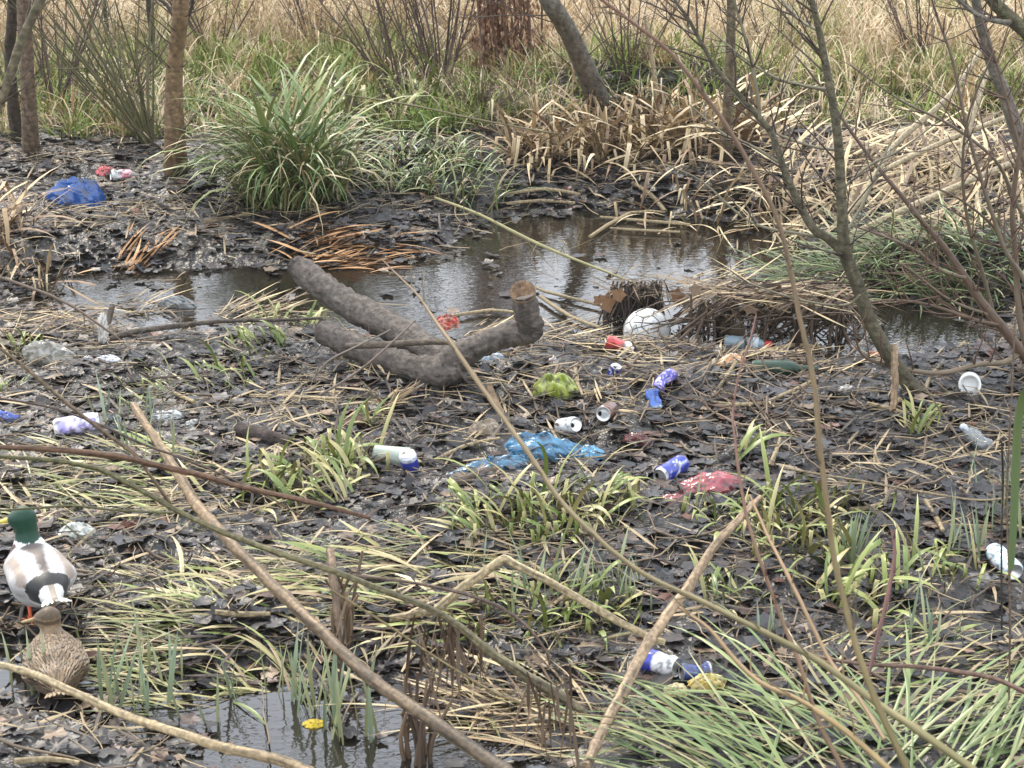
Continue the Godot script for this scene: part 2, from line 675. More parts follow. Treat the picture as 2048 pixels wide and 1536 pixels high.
# a lathed vessel along +y: profile of [y, r]
func lathe(prof: Array, sides: int, col: Color, material: Material, dent := 0.0, seed_ := 0) -> ArrayMesh:
	var mb := MB.new()
	for g in prof:
		for s in sides + 1:
			var a := TAU * s / sides
			var p := Vector3(cos(a) * g[1], g[0], sin(a) * g[1])
			var k := 1.0 - dent * maxf(0.0, n3.get_noise_3d(p.x * 14.0 + seed_, p.y * 14.0, p.z * 14.0) + 0.2) * 1.6
			mb.vert(Vector3(p.x * k, p.y, p.z * k), Vector3.UP, col if g.size() < 3 else g[2])
	for i in prof.size() - 1:
		for s in sides:
			var a := i * (sides + 1) + s
			mb.quad(a, a + 1, a + sides + 2, a + sides + 1)
	mb.smooth_normals()
	return mb.mesh(material)

# a crumpled film, bag or wrapper: a folded dome with creases and a ragged outline
func crumple_mesh(size: Vector3, col: Color, seed_: int, material: Material, folds := 1.0, col2 := Color(-1, 0, 0), res := 30) -> ArrayMesh:
	var f := FastNoiseLite.new()
	f.seed = seed_
	f.noise_type = FastNoiseLite.TYPE_SIMPLEX
	f.fractal_type = FastNoiseLite.FRACTAL_RIDGED
	f.fractal_octaves = 2
	f.frequency = 1.0
	var g := FastNoiseLite.new()
	g.seed = seed_ + 50
	g.frequency = 1.0
	var mb := MB.new()
	for j in res + 1:
		for i in res + 1:
			var u := float(i) / res * 2.0 - 1.0
			var w := float(j) / res * 2.0 - 1.0
			# square to disc, so that the outline is rounded and uneven
			var dx := u * sqrt(1.0 - w * w * 0.42)
			var dz := w * sqrt(1.0 - u * u * 0.42)
			var ang := atan2(dz, dx)
			var rr := sqrt(dx * dx + dz * dz)
			var edge := 1.0 + 0.17 * g.get_noise_2d(cos(ang) * 1.6 + 7.0, sin(ang) * 1.6)
			var x := dx * edge
			var z := dz * edge
			var crease := f.get_noise_2d(x * 0.45 + 3.0 + z * 0.4, z * 0.8)
			var fine := f.get_noise_2d(x * 1.1 + z * 0.7, z * 1.9 + 9.0)
			var y := pow(maxf(0.0, 1.0 - rr * rr), 0.65) * (0.75 + 0.26 * g.get_noise_2d(x * 1.5, z * 1.5))
			y += folds * (0.26 * crease + 0.09 * fine) * (1.0 - 0.5 * rr * rr)
			x += folds * 0.12 * g.get_noise_2d(z * 3.0, y * 3.0 + 5.0)
			z += folds * 0.12 * g.get_noise_2d(x * 3.0 + 8.0, y * 3.0)
			var c := col
			if col2.r >= 0.0: c = col.lerp(col2, smoothstep(-0.1, 0.25, g.get_noise_2d(x * 1.8 + 30.0, z * 1.8)))
			c = c.lerp(Color(0.05, 0.042, 0.033), 0.75 * smoothstep(0.08, 0.4, g.get_noise_2d(x * 2.6 + 70.0, z * 2.6) + 0.35 * f.get_noise_2d(x * 5.0, z * 5.0)))   # mud stains
			mb.vert(Vector3(x * size.x * 0.5, maxf(y, -0.12) * size.y, z * size.z * 0.5), Vector3.UP, c)
	for j in res:
		for i in res:
			var a := j * (res + 1) + i
			mb.quad(a, a + 1, a + res + 2, a + res + 1)
	mb.smooth_normals()
	return mb.mesh(material)

func crumple(called: String, label: String, category: String, where: Vector3, size: Vector3, turn: Vector3, col: Color, seed_: int, folds := 1.0, material: Material = null, col2 := Color(-1, 0, 0)) -> MeshInstance3D:
	var o := single(called, crumple_mesh(size, col, seed_, material if material else M["film"], folds, col2), label, category, where)
	o.basis = turned(turn.y, turn.x, turn.z)
	return o

# ---------------------------------------------------------------- football: 32 stitched panels, a part each
func football(where: Vector3, radius: float, label: String) -> void:
	var o := thing("football", label, "ball", where)
	var phi := (1.0 + sqrt(5.0)) / 2.0
	var ico := []
	for s in [-1, 1]:
		for t in [-1, 1]:
			ico.append(Vector3(0, s, t * phi).normalized())
			ico.append(Vector3(s, t * phi, 0).normalized())
			ico.append(Vector3(t * phi, 0, s).normalized())
	var faces := []
	for a in 12:
		for b in range(a + 1, 12):
			for c in range(b + 1, 12):
				if ico[a].distance_to(ico[b]) < 1.1 and ico[b].distance_to(ico[c]) < 1.1 and ico[a].distance_to(ico[c]) < 1.1: faces.append([a, b, c])
	var outlines := []
	for a in 12:                                                # pentagons
		var ring := []
		for b in 12:
			if b != a and ico[a].distance_to(ico[b]) < 1.1: ring.append(ico[a].lerp(ico[b], 1.0 / 3.0))
		outlines.append([ico[a], ring])
	for fc in faces:                                            # hexagons
		var ring := []
		for k in 3:
			for l in 3:
				if k != l: ring.append(ico[fc[k]].lerp(ico[fc[l]], 1.0 / 3.0))
		outlines.append([(ico[fc[0]] + ico[fc[1]] + ico[fc[2]]).normalized(), ring])
	var turn := Basis.from_euler(Vector3(0.55, 0.35, 0.2))
	for ol in outlines:
		var cen: Vector3 = ol[0]
		var ring: Array = ol[1]
		var ax := cen.cross(Vector3(0.3, 0.9, 0.31)).normalized()
		var ay := cen.cross(ax)
		ring.sort_custom(func(p, q): return atan2(p.dot(ay), p.dot(ax)) < atan2(q.dot(ay), q.dot(ax)))
		var edge := []
		for i in ring.size():
			for s in 4: edge.append(ring[i].lerp(ring[(i + 1) % ring.size()], s / 4.0))
		var mb := MB.new()
		var white := Color(0.62, 0.62, 0.6) * rf(0.9, 1.0)
		white.a = 1.0
		var c0 := mb.vert(turn * cen * radius * 1.004, turn * cen, white)
		var prev := -1
		var rows := [0.35, 0.65, 0.88, 0.95, 0.97]
		var outs := [1.004, 1.004, 1.003, 0.997, 0.972]
		for g in rows.size():
			var start := mb.v.size()
			for p in edge:
				var d: Vector3 = cen.lerp(p, rows[g]).normalized()
				var stain := smoothstep(0.0, 0.5, n3.get_noise_3d(d.x * 2.2, d.y * 2.2, d.z * 2.2) + 0.5 * n3.get_noise_3d(d.x * 9.0, d.y * 9.0, d.z * 9.0))
				mb.vert(turn * d * radius * outs[g], turn * d, white.lerp(Color(0.2, 0.18, 0.13), 0.6 * stain))
			for s in edge.size():
				var s2: int = (s + 1) % edge.size()
				if g == 0: mb.tri(c0, start + s, start + s2)
				else: mb.quad(prev + s, start + s, start + s2, prev + s2)
			prev = start
		mb.smooth_normals()
		for k in mb.n.size():
			if mb.n[k].dot(mb.v[k]) < 0.0: mb.n[k] = -mb.n[k]
		part("panel", mb.mesh(M["ball"]), o)
	var sm := MB.new()
	for ol in outlines:                                         # dark thread along every seam
		var ring: Array = ol[1]
		if ring.size() != 6: continue
		for i in 6:
			var tp := PackedVector3Array()
			var tr := PackedFloat32Array()
			for s in 5:
				tp.append(turn * ring[i].lerp(ring[(i + 1) % 6], s / 4.0).normalized() * radius * 0.994)
				tr.append(0.0019)
			sm.tube(tp, tr, 5, Color(0.03, 0.028, 0.025), Color(0.03, 0.028, 0.025))
	for ol in outlines:
		var ring: Array = ol[1]
		if ring.size() != 5: continue
		for i in 5:
			var tp := PackedVector3Array()
			var tr := PackedFloat32Array()
			for s in 5:
				tp.append(turn * ring[i].lerp(ring[(i + 1) % 5], s / 4.0).normalized() * radius * 0.994)
				tr.append(0.0019)
			sm.tube(tp, tr, 5, Color(0.03, 0.028, 0.025), Color(0.03, 0.028, 0.025))
	part("stitching", sm.mesh(M["ball"]), o)
	var core := SphereMesh.new()
	core.radius = radius * 0.978
	core.height = radius * 1.956
	var cm := StandardMaterial3D.new()
	cm.albedo_color = Color(0.5, 0.49, 0.46).linear_to_srgb()
	cm.roughness = 0.8
	core.material = cm
	part("bladder", core, o)

# ---------------------------------------------------------------- birds: one continuous skin meshed from a field
class Field:
	var bones := []                       # [a, b, ra, rb]
	var k := 0.03
	func d(p: Vector3) -> float:
		var best := 1e9
		for b in bones:
			var a: Vector3 = b[0]
			var ab: Vector3 = b[4]
			var t := clampf((p - a).dot(ab) * b[5], 0.0, 1.0)
			var q := p - (a + ab * t)
			var dd: float = q.length() - lerpf(b[2], b[3], t)
			if best > 1e8: best = dd
			else:
				var h := maxf(k - absf(best - dd), 0.0) / k
				best = minf(best, dd) - h * h * k * 0.25
		return best
	func bone(a: Vector3, b: Vector3, ra: float, rb: float) -> void:
		bones.append([a, b, ra, rb, b - a, 1.0 / maxf((b - a).length_squared(), 1e-9)])

func skin(f: Field, lo: Vector3, hi: Vector3, cell: float, paint: Callable, squash: Vector3) -> ArrayMesh:
	var nx := int((hi.x - lo.x) / cell) + 1
	var ny := int((hi.y - lo.y) / cell) + 1
	var nz := int((hi.z - lo.z) / cell) + 1
	var bs := 6
	var val := PackedFloat32Array()
	val.resize(nx * ny * nz)
	val.fill(9.0)
	var id := PackedInt32Array()
	id.resize(nx * ny * nz)
	id.fill(-1)
	var blocks := []
	for bx in range(0, nx - 1, bs):
		for by in range(0, ny - 1, bs):
			for bz in range(0, nz - 1, bs):
				if absf(f.d(lo + (Vector3(bx, by, bz) + Vector3.ONE * bs * 0.5) * cell)) > cell * bs * 1.05: continue
				blocks.append(Vector3i(bx, by, bz))
				for x in range(bx, mini(bx + bs + 1, nx)):
					for y in range(by, mini(by + bs + 1, ny)):
						for z in range(bz, mini(bz + bs + 1, nz)):
							var o := (x * ny + y) * nz + z
							if val[o] > 8.0: val[o] = f.d(lo + Vector3(x, y, z) * cell)
	var mb := MB.new()
	var cells := []
	for b in blocks:
		for x in range(b.x, mini(b.x + bs, nx - 1)):
			for y in range(b.y, mini(b.y + bs, ny - 1)):
				for z in range(b.z, mini(b.z + bs, nz - 1)):
					var o := (x * ny + y) * nz + z
					var s := 0
					var sum := Vector3.ZERO
					var cnt := 0
					var cv := [val[o], val[o + ny * nz], val[o + nz], val[o + ny * nz + nz], val[o + 1], val[o + ny * nz + 1], val[o + nz + 1], val[o + ny * nz + nz + 1]]
					for q in 8:
						if cv[q] < 0.0: s += 1
					if s == 0 or s == 8: continue
					for e in [[0, 1], [2, 3], [4, 5], [6, 7], [0, 2], [1, 3], [4, 6], [5, 7], [0, 4], [1, 5], [2, 6], [3, 7]]:
						if (cv[e[0]] < 0.0) != (cv[e[1]] < 0.0):
							var t: float = cv[e[0]] / (cv[e[0]] - cv[e[1]])
							var pa := Vector3(e[0] & 1, (e[0] >> 1) & 1, e[0] >> 2)
							var pb := Vector3(e[1] & 1, (e[1] >> 1) & 1, e[1] >> 2)
							sum += pa.lerp(pb, t)
							cnt += 1
					var p := lo + (Vector3(x, y, z) + sum / cnt) * cell
					var h := cell * 0.7
					var nn := Vector3(f.d(p + Vector3(h, 0, 0)) - f.d(p - Vector3(h, 0, 0)), f.d(p + Vector3(0, h, 0)) - f.d(p - Vector3(0, h, 0)), f.d(p + Vector3(0, 0, h)) - f.d(p - Vector3(0, 0, h))).normalized()
					id[o] = mb.vert(p * squash, (nn / squash).normalized(), paint.call(p, nn))
					cells.append(Vector3i(x, y, z))
	for c in cells:
		var o: int = (c.x * ny + c.y) * nz + c.z
		var inside := val[o] < 0.0
		if c.y > 0 and c.z > 0 and inside != (val[o + ny * nz] < 0.0): mb.quad(id[o], id[o - nz], id[o - nz - 1], id[o - 1])
		if c.x > 0 and c.z > 0 and inside != (val[o + nz] < 0.0): mb.quad(id[o], id[o - ny * nz], id[o - ny * nz - 1], id[o - 1])
		if c.x > 0 and c.y > 0 and inside != (val[o + 1] < 0.0): mb.quad(id[o], id[o - ny * nz], id[o - ny * nz - nz], id[o - nz])
	return mb.mesh(M["feather"])

func drake_paint(p: Vector3, nn: Vector3) -> Color:
	var z := absf(p.z)
	var m := n3.get_noise_3d(p.x * 60.0, p.y * 220.0, p.z * 220.0)
	var fine := 1.0 + 0.16 * m
	var wob := 0.008 * n3.get_noise_3d(p.x * 60.0, p.y * 60.0, p.z * 60.0)
	var c := Color(0.38, 0.375, 0.37)
	if p.x > 0.055 and p.y > 0.232 + wob * 0.5: c = Color(0.004, 0.036, 0.019).lerp(Color(0.006, 0.015, 0.036), smoothstep(0.17, 0.2, p.x))
	elif p.x > 0.055 and p.y > 0.222 + wob * 0.5: c = Color(0.7, 0.7, 0.68)
	elif p.x > 0.075 + wob: c = Color(0.075, 0.034, 0.024)
	elif p.x < -0.165: c = Color(0.72, 0.71, 0.68) if z > 0.008 else Color(0.3, 0.25, 0.2)
	elif p.x < -0.118 + wob: c = Color(0.012, 0.014, 0.014) if p.y > 0.125 else Color(0.5, 0.5, 0.48)
	else:
		var along_back := clampf((0.08 - p.x) / 0.2, 0.0, 1.0)
		var top := nn.y
		var centre := 0.009 + 0.03 * (1.0 - along_back) * (1.0 - along_back)
		if top > 0.05 or p.y > 0.165:
			var inner := smoothstep(centre + 0.008, centre - 0.004, z + wob)
			c = Color(0.4, 0.385, 0.37).lerp(Color(0.1, 0.08, 0.07), inner)
			var outer := smoothstep(0.05, 0.062, z + wob) * smoothstep(0.088, 0.076, z + wob) * smoothstep(0.06, 0.03, p.x)
			c = c.lerp(Color(0.26, 0.21, 0.17), outer)
		if z > 0.06 and absf(p.x - 0.005) < 0.008 and absf(p.y - 0.15) < 0.006: c = Color(0.75, 0.75, 0.75)
	c *= fine
	c.a = 1.0
	return c

func hen_paint(p: Vector3, nn: Vector3) -> Color:
	var c: Color
	if p.y > 0.19 and p.x > 0.05:
		var streak := n3.get_noise_3d(p.x * 120.0, p.y * 60.0, p.z * 120.0)
		c = Color(0.17, 0.115, 0.065) * (1.0 + 0.7 * streak)
		if p.y > 0.267: c *= 0.45
		if absf(p.y - 0.254) < 0.005: c *= 0.4
	else:
		# feather scales: dark hearts with buff edges, larger toward the tail
		var s := lerpf(75.0, 32.0, clampf((0.1 - p.x) / 0.25, 0.0, 1.0))
		var u := p.x * s + 0.8 * n3.get_noise_3d(p.x * 30.0, p.y * 30.0, p.z * 30.0)
		var w := atan2(p.z, p.y - 0.08) * 5.5
		var row := floorf(u)
		var fu := u - row
		w += 0.5 * fposmod(row, 2.0) + 0.5 * n3.get_noise_1d(row * 7.0)
		var fw := w - floorf(w)
		var edge := maxf(absf(fw - 0.5) * 2.0, 1.0 - fu)
		c = Color(0.055, 0.032, 0.02).lerp(Color(0.36, 0.25, 0.14), smoothstep(0.62, 0.92, edge))
		c *= 0.9 + 0.4 * n3.get_noise_3d(p.x * 150.0, p.y * 150.0, p.z * 150.0)
	c.a = 1.0
	return c

func duck(called: String, label: String, where: Vector3, heading: float, face_turn: float, paint: Callable, bill: Color, sink: float, size: float, hen: bool) -> void:
	var o := thing(called, label, "duck", where)
	o.rotation.y = heading
	o.scale = Vector3.ONE * size
	var f := Field.new()
	var face := Vector3(cos(face_turn), 0, -sin(face_turn))
	var drop := 0.035 if hen else 0.0
	var slim := 0.82 if hen else 1.0
	var neck := Vector3(0.112, 0.25 - drop, 0)
	var head := Vector3(0.118, 0.292 - drop, 0) + face * 0.006
	f.bone(Vector3(-0.205, 0.15, 0), Vector3(-0.12, 0.148, 0), 0.012, 0.05)
	f.bone(Vector3(-0.12, 0.148, 0), Vector3(-0.03, 0.145, 0), 0.05, 0.082)
	f.bone(Vector3(-0.03, 0.145, 0), Vector3(0.07, 0.158, 0), 0.082, 0.074)
	f.bone(Vector3(0.07, 0.16, 0), Vector3(0.1, 0.195 - drop * 0.4, 0), 0.07, 0.042 * slim)
	f.bone(Vector3(0.1, 0.195 - drop * 0.4, 0), neck, 0.04 * slim, 0.027 * slim)
	f.bone(neck, head, 0.027 * slim, 0.033)
	f.bone(head, head + face * 0.024 + Vector3(0, -0.004, 0), 0.033, 0.022)
	for s in [-1.0, 1.0]:                    # folded wings lie along the flanks
		f.bone(Vector3(0.05, 0.165, s * 0.052), Vector3(-0.07, 0.165, s * 0.058), 0.032, 0.034)
		f.bone(Vector3(-0.07, 0.165, s * 0.058), Vector3(-0.155, 0.166, s * 0.018), 0.03, 0.01)
	f.k = 0.022
	part("body", skin(f, Vector3(-0.23, 0.04, -0.11), Vector3(0.19, 0.34, 0.11), 0.0045 if hen else 0.005, paint, Vector3(1, 1, 1.06)), o, Vector3(0, -sink, 0))
	# bill: flattened, broader toward its tip
	var mb := MB.new()
	var side := Vector3.UP.cross(face)
	var bp := head + face * 0.04 + Vector3(0, -0.006, 0)
	var rows := [[0.0, 0.011, 0.011], [0.015, 0.010, 0.008], [0.03, 0.011, 0.005], [0.044, 0.011, 0.0035], [0.052, 0.007, 0.002]]
	for g in rows:
		for s in 10:
			var a := TAU * s / 10.0
			var p: Vector3 = bp + face * g[0] + side * cos(a) * g[1] + Vector3(0, sin(a) * g[2] - g[0] * 0.22, 0)
			mb.vert(p, (side * cos(a) + Vector3.UP * sin(a)).normalized(), bill)
	for i in rows.size() - 1:
		for s in 10: mb.quad(i * 10 + s, i * 10 + (s + 1) % 10, i * 10 + 10 + (s + 1) % 10, i * 10 + 10 + s)
	var tip := mb.vert(bp + face * 0.054 + Vector3(0, -0.012, 0), face, bill)
	for s in 10: mb.tri(tip, 40 + s, 40 + (s + 1) % 10)
	part("bill", mb.mesh(M["beak"]), o, Vector3(0, -sink, 0))
	for s in [-1.0, 1.0]:
		var e := MB.new()
		var ec: Vector3 = head + face * 0.02 + side * s * 0.0265 + Vector3(0, 0.006, 0)
		var st := []
		for i in 5:
			for j in 8:
				var th := PI * i / 4.0
				var d := Vector3(sin(th) * cos(TAU * j / 8.0), cos(th), sin(th) * sin(TAU * j / 8.0))
				e.vert(ec + d * 0.0048, d, Color(0.008, 0.007, 0.006))
		for i in 4:
			for j in 8: e.quad(i * 8 + j, i * 8 + (j + 1) % 8, i * 8 + 8 + (j + 1) % 8, i * 8 + 8 + j)
		part("eye", e.mesh(M["glass_eye"]), o, Vector3(0, -sink, 0))
	# layered body feathers laid on the skin, in rows from the shoulders to the rump
	var fb := MB.new()
	var rows_n := 17
	for i in rows_n:
		if not hen: break
		var x := 0.07 - 0.225 * i / (rows_n - 1.0)
		var long := lerpf(0.024, 0.042, float(i) / rows_n) * (0.85 if hen else 1.0)
		var m := 21
		for j in m:
			var an := ((j + 0.5 * (i % 2)) / (m - 1.0) - 0.5) * 3.9 + 0.2 * n3.get_noise_2d(i * 5.0 + 3.0, j * 11.0)
			var dirv := Vector3(0, cos(an), sin(an))
			var fp := PackedVector3Array()
			var fw := PackedFloat32Array()
			for q in 4:
				var t := q / 3.0
				var w := Vector3(x - long * t + 0.016 * n3.get_noise_2d(i * 9.0, j * 7.0), 0.15, 0) + dirv * 0.13
				for it in 7:
					var dist := f.d(w)
					w -= dirv * dist * 0.9
				fp.append((w + dirv * (0.0006 + 0.0014 * t)) * Vector3(1, 1, 1.06))
				fw.append(long * 0.27 * [0.7, 1.0, 0.85, 0.3][q])
			var base_c: Color = paint.call(fp[2], dirv)
			if hen:
				base_c = Color(0.24, 0.165, 0.095) * (1.0 + 1.1 * n3.get_noise_2d(i * 13.0, j * 17.0))
				base_c.a = 1.0
				fb.strap(fp, fw, 0.12, base_c * 0.75, base_c, 0.0, 0.84)
			else:
				base_c.a = 1.0
				fb.strap(fp, fw, 0.1, paint.call(fp[0], dirv), base_c, 0.0, 0.04)
	if hen:
		var fo := part("feathers", fb.mesh(M["feather"]), o, Vector3(0, -sink, 0))
		fo.set_meta("kind", "stuff")
	# tail feathers: thin tapering vanes fanned at the rear
	for i in 7:
		var a := (i - 3) * 0.16
		var tb := MB.new()
		var pts := PackedVector3Array()
		var ws := PackedFloat32Array()
		for j in 6:
			var t := j / 5.0
			pts.append(Vector3(-0.16 - 0.075 * t * cos(a), 0.152 + 0.006 * t - 0.012 * absf(i - 3) / 3.0, (0.075 * t + 0.02) * sin(a)))
			ws.append(0.008 * (1.0 - 0.75 * maxf(0.0, t - 0.6) / 0.4))
		var tc := Color(0.66, 0.65, 0.62) if not hen else Color(0.3, 0.22, 0.13)
		if i == 3 and not hen: tc = Color(0.3, 0.26, 0.22)
		tb.strap(pts, ws, 0.15, tc, tc * 0.95)
		part("tail_feather", tb.mesh(M["feather"]), o, Vector3(0, -sink, 0))
	if sink > 0.0: return
	var orange := Color(0.6, 0.13, 0.06)
	for s in [-1.0, 1.0]:
		var lg := MB.new()
		var fx: float = 0.02 * s
		lg.tube(PackedVector3Array([Vector3(0.0, 0.085, s * 0.035), Vector3(-0.012, 0.045, s * 0.037), Vector3(0.005 + fx, 0.008, s * 0.038)]), PackedFloat32Array([0.009, 0.006, 0.0055]), 8, orange, orange)
		part("leg", lg.mesh(M["beak"]), o)
		var ft := MB.new()
		var heel := Vector3(0.0 + fx, 0.006, s * 0.038)
		var toes := []
		for q in [-1.0, 0.0, 1.0]:
			var tip2: Vector3 = heel + Vector3(0.055 - absf(q) * 0.006, -0.002, q * 0.026)
			ft.tube(PackedVector3Array([heel, heel.lerp(tip2, 0.5) + Vector3(0, 0.003, 0), tip2]), PackedFloat32Array([0.005, 0.004, 0.003]), 6, orange, orange)
			toes.append(tip2)
		var st := ft.v.size()
		ft.vert(heel + Vector3(0, 0.002, 0), Vector3.UP, orange * 0.9)
		for q in 3: ft.vert(toes[q] + Vector3(-0.004, 0.001, 0), Vector3.UP, orange * 0.9)
		ft.tri(st, st + 1, st + 2)
		ft.tri(st, st + 2, st + 3)
		ft.tube(PackedVector3Array([heel, heel + Vector3(-0.016, -0.002, 0)]), PackedFloat32Array([0.004, 0.002]), 6, orange, orange)
		part("foot", ft.mesh(M["beak"]), o)

# ================================================================ the scene
func _ready() -> void:
	rng.seed = 20240117
	n1.seed = 11
	n1.frequency = 1.0
	n2.seed = 12
	n2.frequency = 1.0
	n3.seed = 13
	n3.frequency = 1.0
	# camera, sky, light, exposure
	var cam := Camera3D.new()
	cam.name = "camera"
	cam.position = EYE
	cam.rotation.x = -PITCH
	cam.fov = rad_to_deg(2.0 * atan(768.0 / FOCAL))
	cam.near = 0.1
	cam.far = 400.0
	var lens := CameraAttributesPhysical.new()
	lens.frustum_focal_length = 59.4
	lens.frustum_focus_distance = 8.2
	lens.exposure_aperture = 11.0
	lens.frustum_near = 0.1
	lens.frustum_far = 400.0
	cam.attributes = lens
	add_child(cam)
	cam.fov = rad_to_deg(2.0 * atan(768.0 / FOCAL))
	var env := Environment.new()
	env.background_mode = Environment.BG_SKY
	var sky := Sky.new()
	var sm := ProceduralSkyMaterial.new()
	sm.sky_top_color = Color(0.86, 0.89, 0.94)
	sm.sky_horizon_color = Color(0.93, 0.94, 0.95)
	sm.sky_curve = 0.2
	sm.ground_bottom_color = Color(0.25, 0.22, 0.18)
	sm.ground_horizon_color = Color(0.45, 0.42, 0.36)
	sm.sky_energy_multiplier = 1.0
	sky.sky_material = sm
	env.sky = sky
	env.tonemap_mode = Environment.TONE_MAPPER_LINEAR
	env.tonemap_exposure = 3.05
	env.sdfgi_enabled = true
	env.ssao_enabled = true
	env.ssil_enabled = true
	env.fog_enabled = true
	env.fog_density = 0.0006
	env.fog_light_color = Color(0.92, 0.92, 0.9)
	var we := WorldEnvironment.new()
	we.name = "world_environment"
	we.environment = env
	add_child(we)
	var sun := DirectionalLight3D.new()
	sun.name = "sun"
	sun.light_energy = 0.5
	sun.light_color = Color(1.0, 0.96, 0.9)
	sun.light_angular_distance = 12.0
	sun.shadow_enabled = true
	sun.rotation = Vector3(deg_to_rad(-48), deg_to_rad(-150), 0)
	add_child(sun)

	make_materials()
	mat("glass_eye", 0.08, 0.6)
	lay_land()
	lay_meadow()
	background_plants()
	trees()
	litter_of_leaves()
	reeds_far()
	grass_near()
	log_and_sticks()
	debris_dam()
	canes_and_stems()
	rubbish()
	birds()

func px_poly(list: Array) -> PackedVector2Array:
	var out := PackedVector2Array()
	for q in list:
		var p := plane(q[0], q[1])
		out.append(Vector2(p.x, p.z))
	return out

func mound(px: float, py: float, h: float, rx: float, rz: float) -> void:
	var p := plane(px, py, 0.1)
	mounds.append({"x": p.x, "z": p.z, "h": h, "rx": rx, "rz": rz})

func lay_land() -> void:
	pond = px_poly([[70, 600], [150, 545], [330, 546], [560, 538], [760, 535], [880, 520], [960, 470], [1010, 440], [1180, 428], [1320, 436], [1450, 446], [1555, 455], [1585, 515], [1640, 560], [1760, 598], [1960, 604], [1985, 680], [1800, 718], [1640, 722], [1540, 712], [1440, 702], [1340, 694], [1240, 694], [1080, 688], [900, 690], [640, 664], [560, 636], [470, 650], [420, 668], [300, 664], [210, 646], [100, 650]])
	channel = px_poly([[-300, 1320], [0, 1322], [170, 1338], [300, 1385], [430, 1388], [520, 1372], [640, 1385], [760, 1392], [900, 1425], [1010, 1470], [1040, 1540], [1060, 1700], [500, 1700], [440, 1560], [420, 1500], [300, 1462], [170, 1418], [60, 1412], [-300, 1420]])
	mound(1180, 260, 0.22, 0.65, 0.5)
	mound(1380, 250, 0.25, 0.75, 0.55)
	mound(550, 360, 0.2, 0.45, 0.4)
	mound(860, 345, 0.14, 0.55, 0.5)
	mound(1830, 360, 0.18, 1.1, 0.9)
	mound(1950, 520, 0.10, 0.6, 0.35)
	mound(1800, 225, 0.12, 0.9, 0.4)
	mound(840, 775, 0.07, 0.4, 0.3)
	mound(1230, 770, 0.05, 0.6, 0.3)
	mound(1100, 1010, 0.07, 0.35, 0.22)
	mound(250, 960, 0.05, 0.4, 0.2)
	mound(1700, 1190, 0.05, 0.3, 0.2)
	mound(450, 1290, 0.05, 0.35, 0.12)
	make_heights()
	# ground: one sheet, fine near the pond, reaching far behind the meadow
	var zs := []
	var z := 14.0
	while z > -160.0:
		zs.append(z)
		if z > -3.6: z -= 0.8
		elif z > -13.0: z -= 0.03
		elif z > -24.0: z -= 0.09
		else: z -= maxf(0.5, -z * 0.12)
	var cols := 190
	var mb := MB.new()
	for zz in zs:
		for i in cols + 1:
			var u := float(i) / cols * 2.0 - 1.0
			var half := 1.5 + 0.33 * absf(clampf(zz, -24.0, -3.0))
			var x := u / 0.93 * half
			if absf(u) > 0.93: x = signf(u) * (half + pow((absf(u) - 0.93) / 0.07, 2.0) * 90.0)
			var y := height(x, zz)
			var wet := Color(0.02, 0.017, 0.0145)
			var soil := Color(0.085, 0.07, 0.04)
			var grass := Color(0.085, 0.1, 0.032)
			var mead := soil.lerp(grass, smoothstep(-0.15, 0.35, n1.get_noise_2d(x * 0.5, zz * 0.5)))
			var c := wet.lerp(mead, smoothstep(-13.2, -15.5, zz + 0.8 * n1.get_noise_2d(x * 1.3, zz * 1.3)))
			c *= 1.0 + 0.35 * n2.get_noise_2d(x * 4.0, zz * 4.0)
			c.a = 1.0
			mb.vert(Vector3(x, y, zz), Vector3.UP, c)
	for j in zs.size() - 1:
		for i in cols:
			var a := j * (cols + 1) + i
			mb.quad(a, a + 1, a + cols + 2, a + cols + 1)
	mb.smooth_normals()
	for i in mb.n.size():
		if mb.n[i].y < 0.0: mb.n[i] = -mb.n[i]
	structure("ground", mb.mesh(M["mud"]))
	# water sheets, where the ground dips below them
	for w in [["pond_water", pond], ["channel_water", channel]]:
		var lo := Vector2(1e9, 1e9)
		var hi := -lo
		for p in w[1]:
			lo = lo.min(p)
			hi = hi.max(p)
		var wb := MB.new()
		var nx := 40
		for j in nx + 1:
			for i in nx + 1:
				var p := Vector3(lerpf(lo.x - 0.1, hi.x + 0.1, float(i) / nx), 0.0, lerpf(lo.y - 0.1, hi.y + 0.1, float(j) / nx))
				wb.vert(p, Vector3.UP, Color.WHITE)
		for j in nx:
			for i in nx:
				var a := j * (nx + 1) + i
				wb.quad(a, a + 1, a + nx + 2, a + nx + 1)
		structure(w[0], wb.mesh(M["water"]))

# ---------------------------------------------------------------- meadow beyond the pond
func clump_mesh(seed_: int, blades: int, length: float, width: float, spread: float, elev0: float, droop: float, material: Material, segs := 4) -> ArrayMesh:
	var r := RandomNumberGenerator.new()
	r.seed = seed_
	var mb := MB.new()
	for i in blades:
		var a := r.randf() * TAU
		var c := Color.WHITE * r.randf_range(0.7, 1.15)
		c.a = 1.0
		add_blade(mb, r, Vector3(cos(a), 0, sin(a)) * spread * r.randf(), r.randf() * TAU, length * r.randf_range(0.5, 1.2), width * r.randf_range(0.6, 1.3), r.randf_range(elev0, 1.5), droop * r.randf_range(0.4, 1.6), c, c, segs, 0.25)
	return mb.mesh(material)

